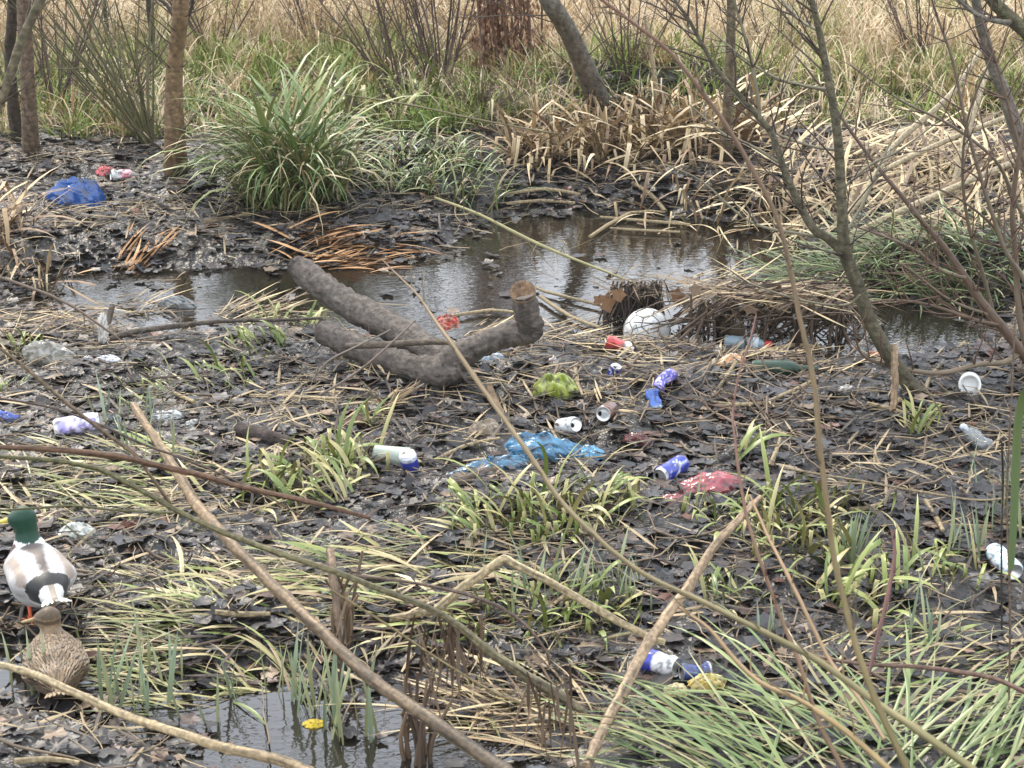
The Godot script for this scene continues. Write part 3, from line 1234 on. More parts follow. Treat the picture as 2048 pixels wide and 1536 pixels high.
func lay_meadow() -> void:
	var meshes := []
	for k in 3: meshes.append(clump_mesh(100 + k, 20, 0.54, 0.005, 0.13, 0.75, 2.2, M["meadow"], 5))
	for k in 2: meshes.append(clump_mesh(110 + k, 18, 0.30, 0.008, 0.12, 0.5, 1.6, M["meadow"]))
	var xf := [[], [], [], [], []]
	var cl := [[], [], [], [], []]
	for i in 17000:
		var z := -12.3 - 17.0 * pow(rng.randf(), 1.3)
		var x := rf(-1, 1) * (0.31 * -z + 0.6)
		var edge := -13.1 + 0.5 * n1.get_noise_2d(x * 0.6, 3.0) - 1.0 * smoothstep(0.8, -1.5, x)
		var tall := n1.get_noise_2d(x * 0.42 + 20.0, z * 0.42)
		var green := n1.get_noise_2d(x * 0.55 - 9.0, z * 0.5 + 4.0)
		if z > edge and rng.randf() > 0.25: continue
		var low := z > edge - 0.8 or tall < -0.3
		var k := 3 + rng.randi() % 2 if low else rng.randi() % 3
		var c := Color(0.58, 0.44, 0.26).lerp(Color(0.7, 0.59, 0.42), rng.randf())
		if rng.randf() < 0.16: c = Color(0.32, 0.2, 0.1)
		if green > 0.36 + rf(-0.14, 0.14) or (low and rng.randf() < 0.5): c = Color(0.16, 0.24, 0.055).lerp(Color(0.28, 0.3, 0.1), rng.randf())
		c *= rf(0.8, 1.15)
		c.a = 1.0
		var s := rf(0.7, 1.35)
		xf[k].append(Transform3D(turned(rng.randf() * TAU, rf(-0.2, 0.2), rf(-0.2, 0.2)).scaled(Vector3(s, s * rf(0.8, 1.2), s)), ground_at(x, z, -0.02)))
		cl[k].append(c)
	var o := Node3D.new()
	o.name = "meadow_grass"
	add_child(o)
	tag(o, "tall dry straw and green meadow grass on the rise behind the pond", "grass")
	o.set_meta("kind", "stuff")
	for k in 5: scatter("grass_clumps", o, meshes[k], xf[k], cl[k])

# ---------------------------------------------------------------- bare shrubs and weeds behind the pond
func shrub(label: String, base: Vector3, stems: int, tall: float, lean: Vector3, spread: float, rad: float, col: Color, twigs: int, group: String) -> void:
	var o := thing("bare_shrub", label, "shrub", base, group)
	for i in stems:
		var mb := MB.new()
		var a := rng.randf() * TAU
		var dir := (Vector3(cos(a) * spread, 1.0, sin(a) * spread) + lean).normalized()
		var p := Vector3(cos(a), 0, sin(a)) * 0.06 * rng.randf() + Vector3(0, -0.03, 0)
		var l := tall * rf(0.55, 1.15)
		var pts := [p]
		var rr := [rad * rf(0.7, 1.2)]
		for j in 6:
			dir = (dir + Vector3(rf(-1, 1), rf(-0.6, 0.7), rf(-1, 1)) * 0.11).normalized()
			p += dir * l / 6.0
			pts.append(p)
			rr.append(rr[0] * (1.0 - 0.8 * (j + 1) / 6.0))
		var c := col * rf(0.7, 1.3)
		c.a = 1.0
		var s := add_limb(mb, [pts, rr], 5, c, c * 1.1, 0.1, 3)
		part("stem", mb.mesh(M["twig"]), o)
		if twigs > 0:
			var tw := MB.new()
			add_twigs(tw, s, twigs, l * 0.28, rr[0] * 0.45, c, 0.15, 0.8)
			var t := part("twigs", tw.mesh(M["twig"]), o.get_child(o.get_child_count() - 1))
			t.set_meta("kind", "stuff")

func background_plants() -> void:
	var g := "bare shrubs behind the pond"
	var brown := Color(0.075, 0.052, 0.04)
	var olive := Color(0.11, 0.1, 0.05)
	shrub("thin olive stems fanning up left of the orange-brown trunk", hit(300, 285), 16, 2.0, Vector3(-0.45, 0, 0.1), 0.45, 0.011, olive, 5, g)
	shrub("low dark tangled shrub at the foot of the leaning olive stems", hit(235, 230), 14, 1.0, Vector3(-0.2, 0, 0), 0.8, 0.006, brown, 10, g)
	shrub("thin bare shrub close behind the twin brown trunks", hit(110, 210), 12, 1.9, Vector3(0.1, 0, 0), 0.4, 0.008, brown, 7, g)
	shrub("dark many-stemmed shrub in front of the straw meadow", hit(880, 185), 18, 2.0, Vector3(-0.05, 0, 0), 0.42, 0.009, brown, 8, g)
	shrub("dark bare shrub with weed stalks beside the rusty column", hit(800, 200), 12, 1.8, Vector3(-0.3, 0, 0), 0.4, 0.008, brown, 7, g)
	shrub("low thorny brush on the bank before the rusty column", hit(960, 232), 22, 0.75, Vector3(0, 0, 0.1), 1.1, 0.005, Color(0.085, 0.055, 0.04), 12, g)
	shrub("low thorny brush beside the sedge tussock", hit(760, 240), 18, 0.7, Vector3(0.1, 0, 0), 1.2, 0.005, Color(0.07, 0.05, 0.04), 12, g)
	shrub("dark weed stalks standing in straw beyond the slim trunk", hit(1560, 150), 9, 1.2, Vector3(0, 0, 0), 0.35, 0.007, brown, 6, g)
	shrub("dark bare shrub in straw behind the reed heap", hit(1850, 150), 12, 1.3, Vector3(0, 0, 0), 0.5, 0.008, brown, 9, g)
	shrub("bare brush right of the leaning grey trunk", hit(1260, 160), 12, 1.3, Vector3(0.1, 0, 0), 0.6, 0.007, brown, 8, g)
	shrub("bare weed stems in the pale meadow above the tussock", hit(640, 110), 12, 1.5, Vector3(0.05, 0, 0), 0.5, 0.006, brown, 6, g)
	shrub("bare weed stems between the trunk and the tussock", hit(430, 120), 10, 1.6, Vector3(0.05, 0, 0), 0.5, 0.007, brown, 6, g)
	# the rust-brown column of dead weeds: stems hung with small dead leaves
	var b := hit(1030, 165)
	var o := thing("dead_weed_column", "rust-brown column of dead weeds hung with shrivelled leaves", "weeds", b)
	for i in 24:
		var mb := MB.new()
		var p := Vector3(rf(-0.24, 0.24), -0.03, rf(-0.2, 0.2))
		var q := p + Vector3(rf(-0.1, 0.06) - 0.12, rf(1.3, 2.2), rf(-0.1, 0.1))
		var s := add_limb(mb, [[p, p.lerp(q, 0.5) + Vector3(rf(-0.05, 0.05), 0, 0), q], [0.01, 0.008, 0.004]], 5, Color(0.1, 0.055, 0.035), Color(0.1, 0.055, 0.035), 0.1, 5)
		part("stem", mb.mesh(M["twig"]), o)
		var lv := MB.new()
		for k in 170:
			var e: Vector3 = s[0][rng.randi() % s[0].size()] + Vector3(rf(-1, 1), rf(-0.6, 0.4), rf(-1, 1)) * 0.085
			var d := Vector3(rf(-0.6, 0.6), -1.0, rf(-0.6, 0.6)).normalized() * rf(0.025, 0.06)
			var c := Color(0.25, 0.14, 0.085) * rf(0.6, 1.5)
			c.a = 1.0
			lv.strap(PackedVector3Array([e, e + d * 0.5 + Vector3(rf(-1, 1), 0, rf(-1, 1)) * 0.006, e + d]), PackedFloat32Array([0.003, rf(0.006, 0.012), 0.002]), 0.4, c, c, rf(-1, 1))
		var lp := part("shrivelled_leaves", lv.mesh(M["leaf_dry"]), o)
		lp.set_meta("kind", "stuff")
	# upright broken cane and weed stalks
	for w in [[[[1316, 215, 11], [1309, 150, 11], [1302, 105, 10], [1297, 75, 10], [1290, 30, 7]], Color(0.5, 0.42, 0.28), "pale upright broken cane beside the reed mound"], [[[1520, 232, 9], [1555, 160, 8], [1600, 95, 6], [1625, 62, 5]], Color(0.48, 0.42, 0.2), "straw-coloured leaf stalk leaning against the forked sapling"]]:
		var d := hit_depth(w[0][0][0], w[0][0][1])
		var mb := MB.new()
		add_limb(mb, trace(w[0], d, d - 0.25), 7, w[1], w[1])
		single("dry_cane", mb.mesh(M["cane"]), w[2], "cane")

# ---------------------------------------------------------------- trees
func tree_limb(o: Node3D, called: String, path: Array, d0: float, d1: float, c0: Color, c1: Color, twigs := 0, tl := 0.3, sides := 9, mname := "bark", tcol := Color(0.06, 0.045, 0.035)) -> Array:
	var mb := MB.new()
	var s := add_limb(mb, trace(path, d0, d1), sides, c0, c1, 0.07, 6)
	part(called, mb.mesh(M[mname]), o, -o.position)
	if twigs > 0:
		var tw := MB.new()
		add_twigs(tw, s, int(twigs * 1.7), tl, 0.0045, tcol, 0.12, 0.45)
		var t := part("twigs", tw.mesh(M["twig"]), o.get_child(o.get_child_count() - 1))
		t.set_meta("kind", "stuff")
	return s

# a leafless tree with repeated forks; used where the photograph shows only its trunk, its shade or its mirror image
func bare_crown(o: Node3D, from: Vector3, dir: Vector3, length: float, rad: float, level: int, col: Color, shift := Vector3.ZERO) -> void:
	var mb := MB.new()
	grow(mb, from, dir, length, rad, level, col)
	var c := part("crown", mb.mesh(M["twig"]), o, shift)
	c.set_meta("kind", "stuff")

func grow(mb: MB, from: Vector3, dir: Vector3, length: float, rad: float, level: int, col: Color) -> void:
	var p := from
	var pts := [p]
	var rr := [rad]
	var d := dir
	for j in 4:
		d = (d + Vector3(rf(-1, 1), rf(-0.4, 0.8), rf(-1, 1)) * 0.16).normalized()
		p += d * length * 0.25
		pts.append(p)
		rr.append(rad * (1.0 - 0.4 * (j + 1) / 4.0))
	mb.tube(PackedVector3Array(pts), PackedFloat32Array(rr), 5, col, col, null, 0.0, false)
	if level <= 0: return
	for k in 3 + int(level > 1):
		var side := d.cross(Vector3(rf(-1, 1), rf(-1, 1), rf(-1, 1))).normalized()
		grow(mb, pts[2 + k % 3], (d + side * rf(0.5, 1.1) + Vector3(0, 0.2, 0)).normalized(), length * rf(0.55, 0.8), rad * 0.55, level - 1, col)

func trees() -> void:
	var orange := Color(0.42, 0.29, 0.165)
	var dark := Color(0.09, 0.072, 0.056)
	var grey := Color(0.25, 0.23, 0.19)
	var g := "young trees on the far bank"
	var d := hit_depth(352, 338)
	var o := thing("young_tree", "orange-brown bare trunk standing beside the sedge tussock", "tree", at(352, 338, d), g)
	var s := tree_limb(o, "trunk", [[354, 345, 56], [352, 325, 50], [350, 280, 44], [348, 200, 38], [350, 120, 34], [358, 60, 34], [362, 0, 34], [368, -120, 32], [366, -320, 28], [372, -620, 24], [368, -900, 18]], d, d - 1.6, orange * 0.8, orange, 14, 0.7)
	tree_limb(o, "branch", [[346, 190, 13], [342, 150, 14], [343, 100, 13], [352, 40, 14], [350, 0, 14], [330, -120, 12], [300, -300, 9]], d - 0.12, d - 0.9, dark, dark, 8, 0.5)
	tree_limb(o, "branch", [[350, 40, 9], [335, 12, 8], [310, -8, 7], [270, -40, 6]], d - 0.1, d, dark, dark, 4, 0.4)
	tree_limb(o, "branch", [[366, 90, 8], [374, 40, 8], [385, 5, 7], [400, -80, 6]], d - 0.15, d - 0.3, dark, dark, 4, 0.4)
	bare_crown(o, s[0][s[0].size() - 12], Vector3(-0.2, 1, 0), 1.6, 0.035, 3, dark, -o.position)
	d = hit_depth(62, 300)
	o = thing("young_tree", "reddish-brown trunk behind the blue bag", "tree", at(64, 310, d), g)
	s = tree_limb(o, "trunk", [[64, 310, 44], [62, 290, 36], [58, 200, 31], [52, 100, 29], [48, 0, 30], [46, -150, 28], [40, -420, 24], [44, -800, 18]], d, d - 1.5, Color(0.27, 0.2, 0.14), Color(0.32, 0.23, 0.16), 12, 0.6)
	bare_crown(o, s[0][s[0].size() - 8], Vector3(0.2, 1, 0), 1.6, 0.03, 3, dark, -o.position)
	d += 0.3
	o = thing("young_tree", "darker slim trunk touching the reddish-brown trunk", "tree", at(36, 288, d), g)
	tree_limb(o, "trunk", [[36, 288, 28], [26, 200, 24], [20, 100, 22], [26, 0, 22], [20, -200, 20], [16, -500, 16]], d, d - 1.2, dark * 1.3, dark * 1.5, 10, 0.5)
	o = thing("leaning_sapling", "pale leaning stem with peeling bark before the twin brown trunks", "sapling", at(-60, 330, 6.2))
	tree_limb(o, "stem", [[-60, 330, 20], [-5, 215, 18], [20, 150, 19], [40, 90, 20], [62, 40, 19], [90, -20, 20], [150, -160, 18]], 6.2, 6.0, Color(0.26, 0.22, 0.14), Color(0.22, 0.2, 0.13), 5, 0.25)
	d = hit_depth(1195, 205)
	o = thing("leaning_tree", "stout grey trunk leaning left in the meadow", "tree", at(1204, 212, d), g)
	s = tree_limb(o, "trunk", [[1204, 212, 54], [1192, 190, 48], [1176, 150, 43], [1158, 110, 40], [1140, 70, 39], [1120, 35, 38], [1098, 0, 38], [1040, -120, 36], [980, -320, 38], [930, -650, 30]], d, d - 1.6, grey * 0.75, grey, 10, 0.9, 12)
	bare_crown(o, s[0][s[0].size() - 14], Vector3(-0.2, 1, 0.1), 2.2, 0.05, 3, dark, -o.position)
	bare_crown(o, s[0][s[0].size() - 2], Vector3(0.3, 1, -0.1), 2.0, 0.05, 3, dark, -o.position)
	d = hit_depth(1455, 318)
	o = thing("young_tree", "slim straight olive trunk rising from the dead reeds", "tree", at(1452, 325, d), g)
	tree_limb(o, "trunk", [[1452, 325, 30], [1454, 280, 24], [1457, 200, 22], [1461, 100, 20], [1463, 0, 19], [1466, -200, 17], [1462, -500, 14]], d, d - 1.1, Color(0.25, 0.2, 0.13), Color(0.26, 0.22, 0.14), 12, 0.5)
	# background stems at the top of the frame
	var k := 0
	for q in [[300, 130, 14, "left of the orange-brown trunk"], [210, 120, 10, "above the leaning olive stems"], [740, 60, 7, "among the straw left of the dark shrub"], [1405, 90, 8, "behind the forked sapling"], [1620, 110, 7, "right of the slim trunk"]]:
		var dd := hit_depth(q[0], q[1])
		o = thing("thin_sapling", "thin bare sapling in the meadow " + q[3], "sapling", at(q[0], q[1] + 5, dd), "thin saplings in the meadow")
		tree_limb(o, "stem", [[q[0], q[1] + 5, q[2]], [q[0] + 4, q[1] - 60, q[2] * 0.9], [q[0] - 3, q[1] - 140, q[2] * 0.8], [q[0] + 6, q[1] - 300, q[2] * 0.6]], dd, dd - 0.6, dark * 1.4, dark * 1.4, 8, 0.35, 6)
		k += 1
	# the forked sapling in front of the pond
	var ol := Color(0.19, 0.17, 0.11)
	d = hit_depth(1835, 785)
	o = thing("forked_sapling", "olive forked sapling leaning over the pond's near edge", "sapling", at(1842, 800, d))
	tree_limb(o, "trunk", [[1842, 800, 38], [1800, 742, 32], [1765, 690, 30], [1735, 630, 28], [1715, 570, 27], [1695, 520, 28], [1688, 490, 26], [1684, 430, 21], [1680, 340, 20], [1677, 290, 19], [1668, 220, 17], [1655, 150, 16], [1640, 70, 14], [1624, 0, 12], [1600, -120, 10], [1560, -300, 6]], d, d - 0.75, ol * 0.8, ol * 1.1, 14, 0.35, 10)
	tree_limb(o, "branch", [[1694, 510, 21], [1655, 476, 19], [1625, 455, 17], [1590, 390, 15], [1565, 330, 14], [1545, 270, 13], [1518, 235, 12], [1470, 180, 10], [1435, 140, 9], [1405, 90, 8], [1375, 35, 7], [1350, 0, 6], [1310, -80, 4]], d - 0.27, d - 0.5, ol, ol * 0.9, 16, 0.3, 8)
	tree_limb(o, "branch", [[1520, 238, 8], [1515, 190, 8], [1500, 110, 7], [1480, 40, 6], [1462, -20, 5]], d - 0.42, d - 0.55, ol * 0.8, ol * 0.8, 6, 0.22, 6, "twig")
	for q in [[[[1655, 476, 8], [1600, 468, 7], [1530, 455, 6], [1480, 430, 5], [1400, 360, 4], [1330, 330, 3]], "a"], [[[1660, 180, 8], [1600, 170, 6], [1540, 150, 5], [1480, 110, 4], [1420, 60, 3]], "a"], [[[1640, 62, 8], [1600, 40, 6], [1560, -5, 5]], "a"], [[[1676, 300, 7], [1620, 292, 6], [1540, 260, 5], [1480, 200, 4], [1440, 150, 3]], "a"], [[[1565, 330, 7], [1500, 290, 6], [1450, 270, 5], [1380, 210, 3]], "a"], [[[1690, 470, 7], [1730, 400, 6], [1760, 330, 5], [1800, 250, 4], [1860, 170, 3]], "a"], [[[1682, 380, 6], [1740, 330, 5], [1800, 300, 4], [1880, 240, 3]], "a"], [[[1720, 590, 6], [1690, 610, 5], [1600, 600, 4], [1480, 560, 4], [1440, 545, 3]], "a"]]:
		tree_limb(o, "branch", q[0], d - 0.3, d - 0.1, ol * 0.7, ol * 0.7, 4, 0.2, 5, "twig")
	# shrub at the right edge
	var red := Color(0.13, 0.088, 0.06)
	d = hit_depth(2050, 745)
	o = thing("willow_shrub", "reddish willow shrub of arching branches at the water's near edge", "shrub", at(2075, 745, d))
	var n := 0
	for q in [[[2075, 745, 26], [2040, 700, 22], [2005, 655, 20], [1960, 600, 18], [1920, 540, 15], [1885, 490, 13], [1850, 450, 11], [1810, 400, 10], [1760, 340, 8], [1700, 260, 7], [1640, 170, 5], [1590, 110, 3]],
		[[2070, 740, 16], [2040, 640, 13], [2030, 500, 12], [2025, 420, 11], [2035, 330, 10], [2055, 230, 8], [2060, 120, 6]],
		[[2080, 640, 14], [2048, 560, 11], [2010, 500, 10], [1985, 430, 9], [1960, 350, 8], [1930, 240, 7], [1905, 120, 6], [1870, 20, 5], [1850, -60, 4]],
		[[1990, 640, 9], [1965, 545, 8], [1935, 440, 7], [1925, 330, 6], [1940, 220, 5], [1990, 100, 4]],
		[[2000, 650, 9], [1950, 640, 8], [1860, 610, 6], [1780, 600, 5], [1700, 610, 3]],
		[[1930, 556, 9], [1880, 540, 7], [1830, 500, 6], [1760, 470, 5], [1700, 450, 3]],
		[[2050, 700, 14], [2010, 724, 12], [1960, 728, 11], [1880, 746, 10], [1800, 736, 9], [1730, 714, 6], [1710, 670, 4], [1706, 640, 3]],
		[[2080, 500, 10], [2030, 400, 8], [1990, 320, 7], [1900, 250, 6], [1800, 200, 4], [1700, 130, 3]],
		[[2080, 420, 10], [2040, 300, 8], [2000, 150, 6], [1960, 30, 4]],
		[[2060, 690, 10], [2045, 600, 8], [2005, 480, 7], [1950, 420, 5], [1880, 380, 4], [1800, 370, 3]],
		[[1985, 632, 7], [1900, 600, 6], [1820, 540, 5], [1780, 520, 3]]]:
		tree_limb(o, "branch", q, d - 0.1 * (n % 3), d - 0.5 - 0.12 * (n % 4), red.lerp(ol, 0.25 * (n % 4)), red.lerp(dark, 0.3), 9, 0.26, 7, "twig", Color(0.11, 0.07, 0.05))
		n += 1
	d = 9.3
	o = thing("grey_willow", "pale grey trunk rising through the straw at the meadow's edge", "tree", at(2085, 420, d + 0.2))
	tree_limb(o, "trunk", [[2085, 420, 40], [2058, 330, 34], [2030, 250, 30], [2010, 190, 27], [1985, 130, 24], [1970, 80, 22], [1955, 20, 20], [1945, -60, 18], [1920, -250, 12]], d + 0.2, d - 0.5, grey * 1.3, grey * 1.1, 12, 0.4)
	tree_limb(o, "branch", [[2085, 100, 34], [2055, 65, 30], [2020, 35, 28], [1985, 0, 26], [1930, -70, 22]], d - 0.4, d - 0.2, Color(0.12, 0.115, 0.06), Color(0.12, 0.115, 0.06), 6, 0.4)
	tree_limb(o, "branch", [[2020, 45, 12], [1980, 40, 10], [1940, 20, 9], [1900, -20, 7]], d - 0.4, d - 0.5, grey, grey, 6, 0.3, 6)
	# bare trees beyond the meadow: out of the frame above, mirrored in the pond
	for q in [[-2.6, -27.0], [-1.2, -25.5], [4.2, -26.0], [6.2, -27.0], [8.6, -26.0], [0.6, -30.5]]:
		var b := ground_at(q[0], q[1], -0.1)
		o = thing("bare_tree", "tall leafless tree standing beyond the meadow", "tree", b, "leafless trees beyond the meadow")
		var mb := MB.new()
		var top := Vector3(rf(-0.5, 0.5), 3.4, rf(-0.4, 0.4))
		add_limb(mb, [[Vector3.ZERO, top * 0.5 + Vector3(rf(-0.1, 0.1), 0, 0), top], [rf(0.12, 0.2), 0.12, 0.09]], 9, dark, dark, 0.15, 4)
		part("trunk", mb.mesh(M["bark"]), o)
		for e in 3: bare_crown(o, top * rf(0.45, 1.0), Vector3(rf(-0.7, 0.7), 1, rf(-0.7, 0.7)).normalized(), rf(1.3, 1.9), 0.06, 3, dark)

# ---------------------------------------------------------------- leaf litter
func leaf_color() -> Color:
	var r := rng.randf()
	var c := Color(0.019, 0.0175, 0.0185)
	if r < 0.25: c = Color(0.03, 0.024, 0.0225)
	elif r < 0.33: c = Color(0.05, 0.032, 0.026)
	elif r < 0.365: c = Color(0.15, 0.105, 0.07)
	elif r < 0.385: c = Color(0.1, 0.045, 0.03)
	elif r < 0.6: c = Color(0.034, 0.034, 0.037)
	c *= rf(0.75, 1.5)
	c.a = 1.0
	return c

func litter_of_leaves() -> void:
	for k in 6: leaf_meshes.append(leaf_mesh(300 + k, Color.WHITE, M["leaf_dead"]))
	var xf := [[], [], [], [], [], []]
	var cl := [[], [], [], [], [], []]
	var singles := []
	var bank := Node3D.new()
	bank.name = "leaf_litter"
	add_child(bank)
	tag(bank, "wet dark fallen leaves matted over the muddy bank", "leaves")
	bank.set_meta("kind", "stuff")
	for i in 34000:
		var z := -4.3 - 9.8 * pow(rng.randf(), 0.85)
		var x := rf(-1, 1) * (0.30 * -z + 0.25)
		var h := height(x, z)
		var wet := h < 0.004
		if h < -0.02 and rng.randf() > 0.07: continue
		if wet and rng.randf() < 0.6: continue
		var thin := n1.get_noise_2d(x * 0.9 + 70.0, z * 0.9)
		if rng.randf() < 0.75 * smoothstep(0.0, 0.4, thin): continue
		var s := rf(0.05, 0.11) * (1.0 if rng.randf() < 0.6 else 0.6)
		var tilt := 0.16 if rng.randf() < 0.85 else 0.6
		var t := Transform3D(turned(rng.randf() * TAU, rf(-tilt, tilt), rf(-tilt, tilt)) * Basis.from_scale(Vector3(s, s * rf(0.3, 1.1), s)), Vector3(x, maxf(h, 0.002) + rf(0.002, 0.018), z))
		# the 300 that show largest, near and broad, become single leaves
		if z > -5.9 and singles.size() < 290 and s > 0.085 and rng.randf() < 0.5:
			singles.append(t)
			continue
		var k := rng.randi() % 6
		xf[k].append(t)
		cl[k].append(leaf_color())
	for k in 6: scatter("leaves", bank, leaf_meshes[k], xf[k], cl[k])
	var palette := []
	for c in [[0.026, 0.024, 0.024, "blackened"], [0.045, 0.036, 0.032, "dark brown"], [0.08, 0.048, 0.036, "russet"], [0.16, 0.115, 0.075, "tan"], [0.05, 0.048, 0.05, "grey-brown"]]:
		for k in 3: palette.append([leaf_mesh(340 + palette.size(), Color(c[0], c[1], c[2]), M["leaf_dead"]), c[3]])
	for t in singles:
		var e: Array = palette[mini(int(pow(rng.randf(), 1.9) * 12.0), 11)] if rng.randf() < 0.75 else palette[12 + rng.randi() % 3]
		var o := single("fallen_leaf", e[0], e[1] + " lobed leaf lying on the wet leaf litter", "leaf", Vector3.ZERO, "fallen leaves on the near mud")
		o.transform = t
	# fine dead stems and straw bits scattered through the litter
	var bits := []
	for k in 3:
		var mb := MB.new()
		var r := RandomNumberGenerator.new()
		r.seed = 500 + k
		var p := Vector3(-0.5, 0, 0)
		var pts := PackedVector3Array([p])
		for j in 4:
			p += Vector3(0.25, r.randf_range(-0.04, 0.05), r.randf_range(-0.07, 0.07))
			pts.append(p)
		mb.tube(pts, PackedFloat32Array([0.011, 0.012, 0.011, 0.009, 0.005]), 4, Color.WHITE, Color.WHITE, null, 0.0, false)
		bits.append(mb.mesh(M["straw"]))
	for k in 2:
		var mb := MB.new()
		var r := RandomNumberGenerator.new()
		r.seed = 510 + k
		add_blade(mb, r, Vector3(-0.5, 0, 0), 0.0, 1.0, 0.055, 0.12, 0.25, Color.WHITE, Color.WHITE, 5, 0.2)
		bits.append(mb.mesh(M["straw"]))
	var bx := [[], [], [], [], []]
	var bc := [[], [], [], [], []]
	for i in 30000:
		var z := -4.4 - 10.2 * pow(rng.randf(), 0.8)
		var x := rf(-1, 1) * (0.30 * -z + 0.25)
		var h := height(x, z)
		if h < -0.015 and rng.randf() > 0.05 or (h < 0.003 and rng.randf() < 0.7): continue
		var strawy := smoothstep(-0.1, 0.35, n1.get_noise_2d(x * 0.8 - 31.0, z * 0.8 + 13.0))     # where straw has drifted together
		if rng.randf() > 0.45 + 0.55 * strawy: continue
		var s := rf(0.05, 0.22)
		var c := Color(0.05, 0.037, 0.027) if rng.randf() < 0.7 - 0.45 * strawy else Color(0.3, 0.23, 0.135)
		c *= rf(0.6, 1.4)
		c.a = 1.0
		var k := rng.randi() % 5
		bx[k].append(Transform3D(Basis(Vector3.UP, rng.randf() * TAU) * turned(0, 0, rf(-0.16, 0.22)) * Basis.from_scale(Vector3(s, minf(s, 0.2), minf(s, 0.2))), Vector3(x, maxf(h, 0.003) + rf(0.008, 0.03), z)))
		bc[k].append(c)
	var so := Node3D.new()
	so.name = "straw_litter"
	add_child(so)
	tag(so, "thin dead stems and straw bits strewn over the leaf litter", "straw")
	so.set_meta("kind", "stuff")
	for k in 5: scatter("stems", so, bits[k], bx[k], bc[k])

# ---------------------------------------------------------------- blade sets
func blades_of(cols: Array, length: float, width: float, elev: Array, droop: Array, fold: float, material: String, base_seed: int, variants := 4, kinks := false) -> Array:
	var out := []
	for c in cols:
		for k in variants:
			var t := float(k) / maxf(1.0, variants - 1.0)
			out.append(blade_mesh(length * (0.75 + 0.5 * fposmod(k * 0.37, 1.0)), width * (0.8 + 0.4 * fposmod(k * 0.61, 1.0)), lerpf(elev[0], elev[1], t), lerpf(droop[0], droop[1], fposmod(k * 0.43, 1.0)), c[0], c[1], base_seed + out.size(), 8, fold, (0.35 + 0.3 * t) if kinks and k % 2 == 0 else -1.0, -1.3 - 0.6 * t, M[material]))
	return out

var S := {}

func make_sets() -> void:
	var lime := [[Color(0.2, 0.235, 0.055), Color(0.25, 0.275, 0.08)], [Color(0.12, 0.17, 0.037), Color(0.17, 0.21, 0.055)], [Color(0.29, 0.27, 0.1), Color(0.36, 0.31, 0.14)]]
	S.grass = blades_of(lime, 0.26, 0.017, [0.6, 1.35], [1.2, 2.8], 0.3, "blade", 700, 6, true)
	S.lying = blades_of(lime + [[Color(0.36, 0.31, 0.15), Color(0.45, 0.37, 0.2)], [Color(0.24, 0.17, 0.09), Color(0.28, 0.2, 0.11)]], 0.27, 0.012, [0.03, 0.4], [0.3, 0.9], 0.25, "blade", 740, 4)
	S.shoot = blades_of([[Color(0.2, 0.25, 0.14), Color(0.27, 0.34, 0.22)], [Color(0.28, 0.29, 0.13), Color(0.34, 0.38, 0.22)]], 0.24, 0.011, [1.25, 1.55], [0.0, 0.35], 0.4, "blade", 780, 4)
	S.spear = blades_of([[Color(0.11, 0.17, 0.045), Color(0.15, 0.21, 0.07)], [Color(0.17, 0.22, 0.07), Color(0.24, 0.27, 0.1)]], 0.85, 0.017, [1.0, 1.45], [0.8, 2.0], 0.35, "blade", 845, 5)
	S.sedge = blades_of([[Color(0.15, 0.21, 0.05), Color(0.19, 0.24, 0.075)], [Color(0.08, 0.14, 0.04), Color(0.13, 0.2, 0.08)], [Color(0.17, 0.21, 0.07), Color(0.21, 0.24, 0.09)], [Color(0.27, 0.22, 0.1), Color(0.32, 0.25, 0.13)]], 0.78, 0.019, [0.65, 1.38], [0.9, 2.5], 0.35, "blade", 820, 5)
	S.strap = blades_of([[Color(0.1, 0.16, 0.05), Color(0.16, 0.22, 0.08)], [Color(0.17, 0.21, 0.07), Color(0.21, 0.25, 0.09)], [Color(0.12, 0.17, 0.05), Color(0.1, 0.15, 0.04)]], 0.55, 0.0105, [0.2, 0.55], [0.3, 0.9], 0.35, "blade", 860, 5)
	S.reed = blades_of([[Color(0.48, 0.36, 0.2), Color(0.55, 0.44, 0.27)], [Color(0.38, 0.27, 0.15), Color(0.43, 0.32, 0.19)], [Color(0.55, 0.44, 0.27), Color(0.6, 0.5, 0.33)], [Color(0.2, 0.13, 0.08), Color(0.24, 0.16, 0.1)]], 0.75, 0.026, [0.15, 1.05], [0.5, 2.0], 0.25, "straw", 900, 5, true)
	S.reed_lying = blades_of([[Color(0.45, 0.35, 0.19), Color(0.52, 0.42, 0.25)], [Color(0.26, 0.18, 0.1), Color(0.3, 0.21, 0.12)], [Color(0.14, 0.095, 0.06), Color(0.18, 0.12, 0.075)], [Color(0.5, 0.38, 0.21), Color(0.53, 0.42, 0.25)]], 0.8, 0.021, [0.04, 0.25], [0.05, 0.3], 0.22, "straw", 940, 4)
	S.orange_reed = blades_of([[Color(0.45, 0.25, 0.11), Color(0.5, 0.3, 0.15)], [Color(0.34, 0.18, 0.08), Color(0.4, 0.22, 0.1)]], 0.36, 0.016, [0.05, 0.35], [0.2, 0.7], 0.2, "straw", 980, 4)
	S.wet_reed = blades_of([[Color(0.085, 0.055, 0.035), Color(0.14, 0.09, 0.055)], [Color(0.17, 0.115, 0.07), Color(0.2, 0.14, 0.09)]], 0.22, 0.009, [-1.5, -1.15], [0.0, 0.2], 0.3, "straw", 1000, 4)

